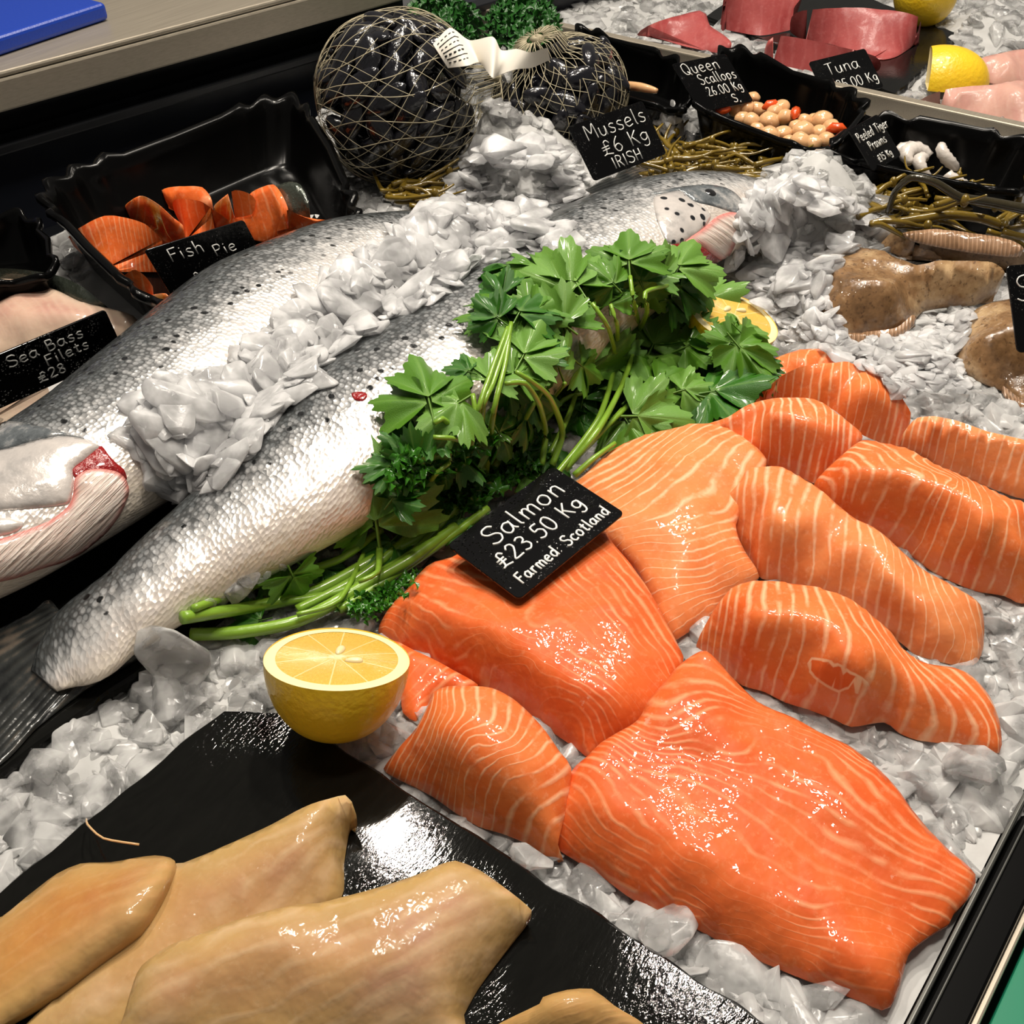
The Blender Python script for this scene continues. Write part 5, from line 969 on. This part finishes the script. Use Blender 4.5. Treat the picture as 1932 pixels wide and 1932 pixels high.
while nc < 420:
    x, y = rl.uniform(680, 1060), rl.uniform(780, 1000)
    if inside(polyC, [(x, y)])[0]: curl_leaf(mbc, over(x, y, rl.uniform(.006, .026)), rl.uniform(.004, .0085), rl); nc += 1
nc = 0; polyD = np.array([(640, 1150), (680, 1125), (740, 1105), (800, 1070), (770, 1115), (725, 1150), (690, 1166)])
while nc < 90:
    x, y = rl.uniform(600, 800), rl.uniform(1080, 1210)
    if inside(polyD, [(x, y)])[0]: curl_leaf(mbc, over(x, y, rl.uniform(.004, .016)), rl.uniform(.003, .005), rl); nc += 1
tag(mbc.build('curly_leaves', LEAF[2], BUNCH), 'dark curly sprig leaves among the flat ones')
LVc = [('c5', (945, 1060), (1080, 900), (1180, 720), (1240, 560), (1265, 460), (1240, 340), (1225, 230)), ('c5', (1255, 480), (1298, 380), (1290, 300), (1385, 270)), ('c5', (900, 1090), (1090, 840), (1160, 600), (1130, 450), (1060, 345)), ('c5', (845, 1040), (862, 900), (835, 780), (775, 690), (690, 690)), ('c5', (890, 1040), (935, 900), (880, 750), (800, 680), (735, 640)), ('c5', (580, 1070), (592, 800), (640, 680), (700, 500), (715, 430)), ('c5', (605, 1075), (640, 810), (690, 600), (712, 440)), ('c5', (555, 1000), (570, 820), (640, 610), (700, 450)),
       ('c5', (760, 900), (870, 780), (945, 690)), ('c5', (800, 920), (940, 760), (1035, 730)), ('c5', (880, 1000), (960, 830), (1000, 720), (1035, 735)), ('c5', (985, 1085), (1070, 1010), (1160, 945)), ('c5', (960, 1040), (1100, 900), (1190, 800)), ('c5', (1165, 560), (1170, 450), (1140, 350)), ('c5', (540, 960), (560, 830), (550, 735)), ('c5', (480, 900), (420, 840), (385, 860)), ('c5', (560, 990), (480, 930), (380, 920)), ('c5', (1270, 730), (1200, 800), (1100, 900)), ('c5', (1180, 300), (1250, 360), (1245, 400)), ('c5', (640, 1050), (720, 940), (800, 800), (860, 700)),
       ('c5', (150, 1400), (140, 1500), (60, 1540)), ('c5', (290, 1300), (320, 1180), (390, 1080), (450, 1030))]
for qi, q in enumerate(LVc):
    P = [over(x, y, (.044 if qi < 5 else .030) if i > 0 else .020) for i, (x, y, _) in enumerate(cv(q[0], q[1:]))]; P = spline(P, False, .004); v, f_ = tube(P, np.linspace(.0021, .0013, len(P)), 7); link_mesh('stem', v, f_, STEM, BUNCH)
for pts, r in [([(341, 1156), (480, 1152), (600, 1112), (700, 1062), (790, 1010), (860, 960)], .0034), ([(360, 1196), (450, 1194), (560, 1172), (680, 1112), (770, 1055), (860, 995)], .0034), ([(362, 1140), (500, 1106), (640, 1052), (720, 1000)], .0022), ([(420, 1152), (620, 1122), (720, 1082), (790, 1030), (850, 970)], .0022), ([(560, 1150), (680, 1090), (760, 1020), (810, 960)], .0026), ([(690, 1040), (640, 1130), (560, 1160)], .0014), ([(640, 1150), (740, 1090), (850, 1010), (920, 960)], .0024)]:
    P = spline([over(x, y, .007 if i < len(pts) - 2 else .016) for i, (x, y) in enumerate(pts)], False, .004); P[:, 2] = np.convolve(np.pad(P[:, 2], 6, mode='edge'), np.ones(13) / 13, 'valid'); v, f_ = tube(P, r, 9); link_mesh('stem', v, f_, STEM, BUNCH)

# ------------------------------------------------------------------ netted mussels
def net_bag(center, ra, rb, pole, label, mlabel, group, nm=30, nk=26, nr=24, seed=1, sag=.9):
    n, a, b = basis(pole, _up); rg = random.Random(seed); root = empty('net_bag', (center[0], center[1], center[2] - rb), label, 'net bag'); c = np.array(center)
    def S(t, u, k=1.0):   # t 0..1 pole to pole
        r = rb * sin(pi * t) ** .75; bump = 1 + .05 * noise.noise(Vector((cos(u) * 2 + seed, sin(u) * 2, t * 4)))
        ax = ra * cos(pi * t) * (1.28 if t < .08 else 1)
        return c + (n * ax + (a * cos(u) + b * sin(u)) * r * bump) * k
    m = MB()
    for k in range(nk):
        for sgn in (0, 1):
            u0 = 2 * pi * k / nk + rg.uniform(-.05, .05); tw = (.75 if sgn else -.75)
            if sgn == 0: P = [S(t, u0 + .10 * sin(t * 9 + k)) for t in np.linspace(.02, .98, 34)]; r = .0004
            else: P = [S(t, u0 + 2.6 * t + .05 * sin(t * 14 + k)) for t in np.linspace(.02, .98, 40)]; r = .00028
            v, f_ = tube(P, r, 4); m.add(v, f_)
            if sgn: P = [S(t, u0 - 2.6 * t + .05 * sin(t * 11 + k)) for t in np.linspace(.02, .98, 40)]; v, f_ = tube(P, r, 4); m.add(v, f_)
    m.build('net', NET, root)
    v, f_ = tube([S(.01, 0), c + n * ra * 1.12, c + n * ra * 1.3], [.004, .003, .005], 8); link_mesh('knot', v, f_, NET, root)
    me = None
    for i in range(nm):
        inner = i >= int(nm * .72); g = (i + .5) / int(nm * .72); t = math.acos(max(-1, min(1, 1 - 2 * (g if not inner else rg.random())))) / pi; u = i * 2.39996
        k = .86 if not inner else rg.uniform(.3, .55); p = S(.06 + .88 * t, u, k); out = p - c; out /= np.linalg.norm(out)
        if me is None:
            V, Fc = ball((0, 0, 0), 1, (0, 0, 1), 10, 1.0)
            V = [(x * .023 * (1 - .0) , y * .0125 * (1 - .45 * max(0, x)) * (1 + .15 * x), z * .0075 * (1 - .3 * x)) for x, y, z in V]
            me = bpy.data.meshes.new('mussel'); me.from_pydata(V, [], Fc); me.polygons.foreach_set('use_smooth', np.ones(len(me.polygons), bool)); me.materials.append(MUS)
        o = bpy.data.objects.new('mussel', me); COL.objects.link(o); nn, aa, bb = basis(out + np.array([rg.uniform(-.4, .4) for _ in range(3)]), [rg.uniform(-1, 1) for _ in range(3)])
        o.matrix_world = Matrix(((aa[0], bb[0], nn[0], p[0]), (aa[1], bb[1], nn[1], p[1]), (aa[2], bb[2], nn[2], p[2]), (0, 0, 0, 1))); s = rg.uniform(.75, 1.0); o.scale = (s, s, s)
        tag(o, mlabel, 'mussel', group)
    return root
cB1 = at(752, 188, .062); cB2 = at(1055, 184, .046)
net_bag(cB1, .070, .072, _r0 + .15 * _up + .1 * _f0, 'larger net bag of black mussels on the left, tied at its right', 'black mussel inside the larger net bag on the left', 'mussels in the larger net bag', 110, 22)
net_bag(cB2, .046, .062, _up * .9 - .35 * _r0 - .1 * _f0, 'smaller net bag of black mussels on the right, tied at its top', 'black mussel inside the smaller net bag on the right', 'mussels in the smaller net bag', 80, 24, seed=5)
# paper label
lp = [((817, 84), (845, 128)), ((849, 52), (882, 124)), ((886, 76), (905, 118)), ((930, 69), (928, 146)), ((946, 95), (940, 142)), ((975, 92), (975, 130)), ((1000, 99), (1000, 128)), ((1018, 94), (1012, 124)), ((1033, 90), (1038, 112))]
zt = [118, 126, 118, 124, 116, 118, 116, 115, 114]
top = spline([at(a_[0], a_[1], z / 1000) for (a_, b_), z in zip(lp, zt)], False, .003); bot = spline([at(b_[0], b_[1], z / 1000 - .012) for (a_, b_), z in zip(lp, zt)], False, .003)
k = 60; rs = lambda P: np.stack([np.interp(np.linspace(0, 1, k), np.linspace(0, 1, len(P)), P[:, i]) for i in range(3)], 1)
top, bot = rs(top), rs(bot); V = []; Fc = []; up_n = np.array([0, 0, .0003])
for i in range(k):
    for j in range(9): V.append(top[i] + (bot[i] - top[i]) * j / 8)
nV = len(V); V = V + [v - up_n for v in V]
for i in range(k - 1):
    for j in range(8): q = i * 9 + j; Fc.append((q, q + 1, q + 10, q + 9)); Fc.append((q + nV, q + nV + 9, q + nV + 10, q + nV + 1))
lab = link_mesh('paper_label', V, Fc, PAPER); tag(lab, 'creased white paper label tied across the two net bags', 'label')
m = MB()
for r_ in range(7):
    for w_ in range(5):
        i0 = 2 + w_ * 2 + (r_ % 2) * .4; P = [top[int(i)] + (bot[int(i)] - top[int(i)]) * ((r_ + 1) / 8.5) for i in (i0, i0 + 1.6)]
        dv_ = CC - P[0]; dv_ /= np.linalg.norm(dv_); P = [p + dv_ * .0006 for p in P]; v, f_ = tube(P, .0004 if r_ != 4 else .0008, 4); m.add(v, f_)
m.build('printed_lines', INK, lab)
# ------------------------------------------------------------------ curly garnish at the back
def curly(px, py, rx, ry, z0, z1, n, label, seed):
    rg = random.Random(seed); m = MB()
    for _ in range(n):
        an, rr = rg.uniform(0, 2 * pi), sqrt(rg.random()); curl_leaf(m, at(px + cos(an) * rr * rx, py + sin(an) * rr * ry, rg.uniform(z0, z1)), rg.uniform(.006, .012), rg)
    o = m.build('curly_parsley', CURL); tag(o, label, 'parsley', None)
curly(830, 55, 75, 60, .03, .08, 380, 'dark clump of curly parsley behind the larger net bag', 1)
curly(985, 45, 65, 45, .04, .09, 420, 'bright clump of curly parsley behind the smaller net bag', 2)
# ------------------------------------------------------------------ seaweed
def weed(name, px, py, rx, ry, n, label, seed, mat, z=.02, bl=True, dirx=1.0):
    rg = random.Random(seed); m = MB()
    for _ in range(n):
        an, rr = rg.uniform(0, 2 * pi), sqrt(rg.random()); x, y = px + cos(an) * rr * rx, py + sin(an) * rr * ry; P = [at(x, y, rg.uniform(.004, z))]; hd = rg.uniform(-.7, .7) + (0 if rg.random() < .7 else 1.6)
        d = _r0 * cos(hd) + _f0 * sin(hd) * .7
        for s in range(7): d = d + _r0 * rg.uniform(-.3, .3) + _f0 * rg.uniform(-.35, .35) + _up * rg.uniform(-.25, .2); d /= np.linalg.norm(d); q = P[-1] + d * .009; q[2] = max(q[2], .004); P.append(q)
        P2 = spline(P, False, .003); v, f_ = tube(P2, np.linspace(.0024, .0008, len(P2)) * rg.uniform(.7, 1.4), 5); m.add(v, f_)
        if bl:
            for s in (3, 5):
                if rg.random() < .35: v, f_ = ball(P[s], rg.uniform(.0025, .004), (0, 0, 1), 6, 1.4); m.add(v, f_)
    return tag(m.build(name, mat), label, 'seaweed')
weed('seaweed_clump', 1320, 310, 115, 42, 130, 'tangled brown seaweed clump behind the spotted fish head', 1, WEED, .035)
weed('seaweed_clump', 770, 365, 55, 25, 40, 'small seaweed tuft between the chunk tray and the ice mound', 2, WEED, .02)
weed('seaweed_clump', 1690, 390, 95, 45, 70, 'seaweed clump with round pods before the prawn tray', 3, WEED, .035)
weed('seaweed_clump', 1895, 425, 40, 20, 16, 'seaweed scrap at the right edge behind the flat fish', 4, WEED, .03)
P = spline([at(x, y, z) for x, y, z in ((1675, 400, .03), (1690, 360, .05), (1720, 335, .062), (1765, 345, .06), (1810, 372, .05), (1870, 382, .045), (1960, 400, .04))], False, .004); v, f_ = tube(P, np.linspace(.0022, .0042, len(P)), 8)
tag(link_mesh('kelp_stalk', v, f_, KELP), 'dark kelp stalk arching over the seaweed at the right', 'seaweed')
P = spline([at(x, y, z) for x, y, z in ((1690, 420, .028), (1740, 412, .03), (1790, 405, .032), (1850, 412, .03), (1890, 425, .026))], False, .004); v, f_ = tube(P, .0036, 8)
tag(link_mesh('kelp_stalk', v, f_, WEED), 'olive kelp stalk lying along the back of the flat fish', 'seaweed')
# ------------------------------------------------------------------ scallops, prawns, razor clam
rg = random.Random(9)
SCP = [(670, 455, 30), (590, 510, 34), (640, 500, 32), (690, 510, 38), (620, 555, 36), (660, 560, 34), (745, 565, 46), (690, 600, 30), (745, 630, 40), (805, 625, 40), (815, 545, 40), (800, 500, 36), (870, 590, 30), (900, 610, 46), (890, 660, 42), (960, 560, 34), (990, 560, 46), (1030, 590, 34), (985, 625, 42), (1010, 650, 34), (950, 665, 34), (840, 660, 30), (910, 560, 30), (770, 520, 34)]
for i, (x, y, r) in enumerate(SCP):
    (px, py, _), = cv('t', [(x, y)]); R = r / 2.47 * 1.12 / 2084; c = at(px, py, .030 + .003 * ((i * 7) % 3)); V, Fc = ball((0, 0, 0), 1, (rg.uniform(-.4, .4), rg.uniform(-.4, .4), 1), 12, .8)
    V = [c + np.array(q) * R * (1 + .12 * noise.noise(Vector((q[0] * 1.6 + i * 3, q[1] * 1.6, q[2] * 1.6)))) for q in V]
    tag(link_mesh('queen_scallop', V, Fc, SCAL), 'small pale queen scallop heaped in the scallop tray', 'scallop', 'queen scallops in their tray')
for i, (x, y, a_, lb) in enumerate([(530, 520, .5, 'orange roe at the left end of the scallops under their tag'), (755, 500, .2, 'orange roe on top of the scallop heap'), (865, 535, 1.2, 'orange roe curled along the back of the scallops'), (1060, 608, -.3, 'orange roe at the right end of the scallops')]):
    (px, py, _), = cv('t', [(x, y)]); c = at(px, py, .036); d = _r0 * cos(a_) + _f0 * sin(a_); v, f_ = tube([c - d * .009, c - d * .004 + _up * .002, c + d * .003 + _up * .002, c + d * .009], [.001, .0045, .0045, .0012], 8); tag(link_mesh('scallop_roe', v, f_, ROE), lb, 'scallop roe')
for i, (x, y, r, lb) in enumerate([(1390, 760, 60, 'left white peeled prawn heap piece by the tag'), (1440, 770, 70, 'large white peeled prawn in the middle of the tray'), (1480, 800, 50, 'small white peeled prawn between the two larger ones'), (1570, 790, 50, 'white peeled prawn with a raised tail tip'), (1610, 830, 60, 'rightmost white peeled prawn in the tray')]):
    (px, py, _), = cv('t', [(x, y)]); c = at(px, py, .016); L = r / 2.47 * 1.3 / 2084; P = [c + (_r0 * cos(t) + _f0 * sin(t) * .8) * L * .65 + _up * (.010 * sin(t * .7) + (.010 if i == 3 and t > 2 else 0)) for t in np.linspace(-.4 + i, 2.9 + i, 14)]
    v, f_ = tube(P, L * .42 * np.sin(np.linspace(.5, 3.0, 14)) ** .6 * (1 + .08 * np.cos(np.linspace(0, 40, 14))), 10); tag(link_mesh('peeled_prawn', v, f_, PRAWN), lb, 'prawn')
p = at(1210, 165, .05); q = at(1240, 172, .05); cl_ = spline([at(1172, 160, .044), p, q], False, .003); v, f_ = tube(cl_, .0042 * np.sin(np.linspace(.5, 2.9, len(cl_))) ** .5, 10); tag(link_mesh('razor_clam', v, f_, SCAL), 'pale razor clam lying in the tray behind the nets', 'clam')
# ------------------------------------------------------------------ crushed ice
def flake_templates(n, seed, npt=13, flat=(.22, .5), bev=.10):
    rg = np.random.default_rng(seed); out = []
    for i in range(n):
        q = rg.normal(size=(npt, 3)); q /= np.linalg.norm(q, axis=1)[:, None]; q *= np.array([rg.uniform(.85, 1.25), rg.uniform(.65, 1.0), 1])
        fl = rg.uniform(*flat); q[:, 2] = np.clip(q[:, 2], -.75, .75) / .75 * fl
        bm = bmesh.new(); [bm.verts.new(tuple(x)) for x in q]; r = bmesh.ops.convex_hull(bm, input=bm.verts[:]); bmesh.ops.delete(bm, geom=list({x for x in r['geom_unused'] + r['geom_interior'] if isinstance(x, bmesh.types.BMVert)}), context='VERTS')
        bmesh.ops.dissolve_limit(bm, angle_limit=.12, verts=bm.verts[:], edges=bm.edges[:]); bmesh.ops.bevel(bm, geom=bm.edges[:] + bm.verts[:], offset=bev, segments=2, profile=.5, affect='EDGES', clamp_overlap=True)
        bmesh.ops.triangulate(bm, faces=bm.faces[:]); bm.verts.index_update(); v = np.array([x.co[:] for x in bm.verts]); f = np.array([[x.index for x in y.verts] for y in bm.faces]); bm.free(); out.append((v, f))
    return out
TPL1 = flake_templates(16, 1); TPL2 = flake_templates(12, 2, 18, (.3, .6), .12); TPL3 = flake_templates(14, 3, 15, (.16, .32), .08)
def rotm(rg, tilt):
    a = rg.uniform(0, 2 * pi); t = rg.normal() * tilt; b = rg.uniform(0, 2 * pi)
    Rz = np.array([[cos(a), -sin(a), 0], [sin(a), cos(a), 0], [0, 0, 1]]); ax = np.array([cos(b), sin(b), 0]); K = np.array([[0, 0, ax[1]], [0, 0, -ax[0]], [-ax[1], ax[0], 0]])
    return (np.eye(3) + sin(t) * K + (1 - cos(t)) * K @ K) @ Rz
def flakes(name, P, S, mat, rg, tpl, tilt=.5, parent=None, NN=None):
    VV = []; FF = []; o = 0
    for i_, (p, s) in enumerate(zip(P, S)):
        v, f = tpl[rg.integers(len(tpl))]; v2 = v @ rotm(rg, tilt).T
        if NN is not None: n_, a_, b_ = basis(NN[i_], (0.3, 0.8, 0.1)); v2 = v2 @ np.stack([a_, b_, n_])
        VV.append(v2 * s + p); FF.append(f + o); o += len(v)
    return link_mesh(name, np.concatenate(VV), np.concatenate(FF), mat, parent, True)
MOUNDS = [(at(980, 350, 0), .036, .042), (at(925, 330, .0), .022, .035), (at(960, 380, 0), .075, .018), (at(1060, 330, 0), .03, .02), (at(1490, 420, .0), .050, .040), (at(1560, 440, 0), .045, .030), (at(1440, 480, 0), .03, .03), (at(1890, 60, 0), .06, .02), (at(1780, 800, 0), .05, .006), (at(1260, 240, 0), .02, .015)]
def zice(x, y):
    z = -.004 + np.zeros_like(x)
    for (c, r, h) in MOUNDS: z = z + h * np.exp(-((x - c[0]) ** 2 + (y - c[1]) ** 2) / (r * r))
    return z
def bed(name, x0, x1, y0, y1, sp, label, mat):
    xs = np.arange(x0, x1, sp); ys = np.arange(y0, y1, sp); X, Y = np.meshgrid(xs, ys); Z = zice(X, Y)
    nz = np.array([noise.noise(Vector((a * 110, b * 110, 0))) * .0034 + noise.noise(Vector((a * 30, b * 30, 4))) * .003 for a, b in zip(X.ravel(), Y.ravel())]).reshape(X.shape); Z = Z + nz
    ny, nx = X.shape; V = np.stack([X, Y, Z], -1).reshape(-1, 3); i = np.arange(ny - 1)[:, None] * nx + np.arange(nx - 1)[None]; F = np.stack([i, i + 1, i + nx + 1, i + nx], -1).reshape(-1, 4)
    o = link_mesh(name, V, F, mat); return o
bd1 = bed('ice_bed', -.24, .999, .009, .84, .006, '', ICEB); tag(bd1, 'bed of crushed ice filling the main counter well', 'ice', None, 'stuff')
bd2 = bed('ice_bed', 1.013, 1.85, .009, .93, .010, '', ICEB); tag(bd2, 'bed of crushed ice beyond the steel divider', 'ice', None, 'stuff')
FB = [(f.min(0), f.max(0), f) for f in FOOT]
def covered(XY, grow=-.004):
    r = np.zeros(len(XY), bool)
    for lo, hi, f in FB:
        m = np.all((XY > lo) & (XY < hi), axis=1)
        if m.any():
            k = np.where(m)[0]; ins = inside(f, XY[k])
            if ins.any(): r[k[ins]] = True
    return r
def in_view(P, mg=330):
    q = proj(P); return (q[:, 0] > -mg) & (q[:, 0] < 1932 + mg) & (q[:, 1] > -mg) & (q[:, 1] < 1932 + mg)
def scatter(name, parent, x0, x1, y0, y1, n, smin, smax, seed, tpl, mat, lift=.002):
    rg = np.random.default_rng(seed); XY = np.c_[rg.uniform(x0, x1, n), rg.uniform(y0, y1, n)]
    S = smin + (smax - smin) * rg.random(n) ** 2.2; XY = XY[(k := ~covered(XY))]; S = S[k]
    z = zice(XY[:, 0], XY[:, 1]) + rg.uniform(-.002, lift, len(XY)) + S * .02; P = np.c_[XY, z]; k = in_view(P); return flakes(name, P[k], S[k], mat, rg, tpl, .34, parent)
o = scatter('ice_flakes', bd1, -.06, .48, .020, .47, 7600, .005, .0160, 1, TPL1, ICE); o['kind'] = 'stuff'
o = scatter('ice_flakes', bd1, .15, .80, .0135, .30, 3900, .005, .0180, 5, TPL1, ICE); o['kind'] = 'stuff'
o = scatter('ice_flakes', bd1, .40, .999, .012, .83, 6000, .006, .0165, 2, TPL1, ICE); o['kind'] = 'stuff'
o = scatter('ice_flakes', bd2, 1.016, 1.7, .014, .90, 3200, .008, .022, 3, TPL1, ICE); o['kind'] = 'stuff'
def heap(label, crop, poly, n, smin, smax, lift, seed, mat=None, tilt=.30, tpl=TPL3, name='ice_heap'):
    rg = np.random.default_rng(seed); pl = np.array([p[:2] for p in cv(crop, poly)]); P = []; S = []; NL = []
    lo, hi = pl.min(0), pl.max(0); D = 0
    while len(P) < n:
        q = rg.uniform(lo, hi)
        if not inside(pl, [q])[0]: continue
        p, nn = surf_hit(q[0], q[1], zh(q)); ed = min(1, poly_dist(pl, [q])[0] / 45); s = smin + (smax - smin) * rg.random() ** 1.6
        P.append(p + nn * (rg.random() ** .8) * lift * (.25 + .75 * ed)); S.append(s * (.7 + .3 * ed)); NL.append(nn + _up * .4)
    return tag(flakes(name, np.array(P), np.array(S), mat or ICEW, rg, tpl, tilt, None, NL), label, 'ice', None, 'stuff')
def zh(q):
    w = at(q[0], q[1], .0)
    for _ in range(6): w = at(q[0], q[1], min(.12, float(zice(w[0], w[1])) + .003))
    return w[2]
heap('crushed ice heaped along the flank of the rear salmon', 'o', [(262, 780), (330, 725), (420, 715), (470, 660), (560, 600), (660, 500), (760, 440), (790, 400), (860, 380), (905, 395), (985, 385), (1060, 440), (1085, 480), (1010, 470), (930, 490), (840, 560), (740, 600), (640, 670), (560, 760), (470, 840), (430, 905), (345, 935), (300, 880), (255, 860)], 820, .008, .024, .016, 11)
heap('crushed ice piled over the snout of the front salmon', 'o', [(1395, 395), (1440, 345), (1520, 345), (1600, 385), (1670, 440), (1600, 470), (1560, 520), (1540, 590), (1480, 620), (1440, 590), (1400, 540), (1355, 520), (1390, 460)], 440, .009, .022, .016, 12)
heap('crushed ice lying among the brown flat fish', 'o', [(1500, 600), (1520, 520), (1560, 560), (1600, 650), (1720, 640), (1790, 600), (1830, 570), (1840, 600), (1800, 680), (1820, 740), (1700, 750), (1640, 700), (1540, 660), (1470, 640)], 420, .006, .014, .012, 13)
heap('mound of ice before the netted mussels', 'o', [(920, 190), (950, 200), (990, 225), (1030, 240), (1075, 265), (1080, 320), (1110, 345), (1090, 385), (900, 385), (800, 380), (870, 330), (880, 270), (905, 210)], 300, .008, .021, .012, 14)
heap('patch of ice behind the mussel tag beside the scallop tray', 'o', [(1235, 230), (1280, 215), (1290, 260), (1270, 275)], 30, .006, .012, .008, 15)
heap('loose ice under the parsley stems by the front lemon', 'o', [(345, 1165), (500, 1110), (640, 1060), (700, 1030), (680, 1010), (600, 1050), (470, 1090), (400, 1130)], 60, .004, .010, .005, 16, ICE)
def shard(px, py, z, s, sc, label, seed, tilt=.3, mat=None):
    rg = np.random.default_rng(seed); v, f = TPL2[seed % len(TPL2)]; p = at(px, py, z); Rm = rotm(rg, tilt); o = link_mesh('ice_shard', (v * np.array(sc)) @ Rm.T * s + p, f, mat or ICE); tag(o, label, 'ice'); return o
shard(324, 1240, .014, .028, (1.0, 1.1, .9), 'large clear ice shard leaning beside the parsley stem ends', 3, .5)
shard(1262, 1750, .006, .014, (1, 1, 1), 'pinkish clear ice lump by the lower edge of the largest fillet', 4, .2)
shard(1000, 1620, .004, .010, (1.2, .8, 1), 'small ice lump between the slate edge and the short salmon piece', 5, .2)
shard(1838, 1440, .006, .016, (1, 1, 1), 'round ice lump near the right edge above the steel lip', 6, .3)
shard(955, 138, .075, .012, (1, 1, 1.3), 'clear ice lump under the white paper label between the nets', 7, .3)
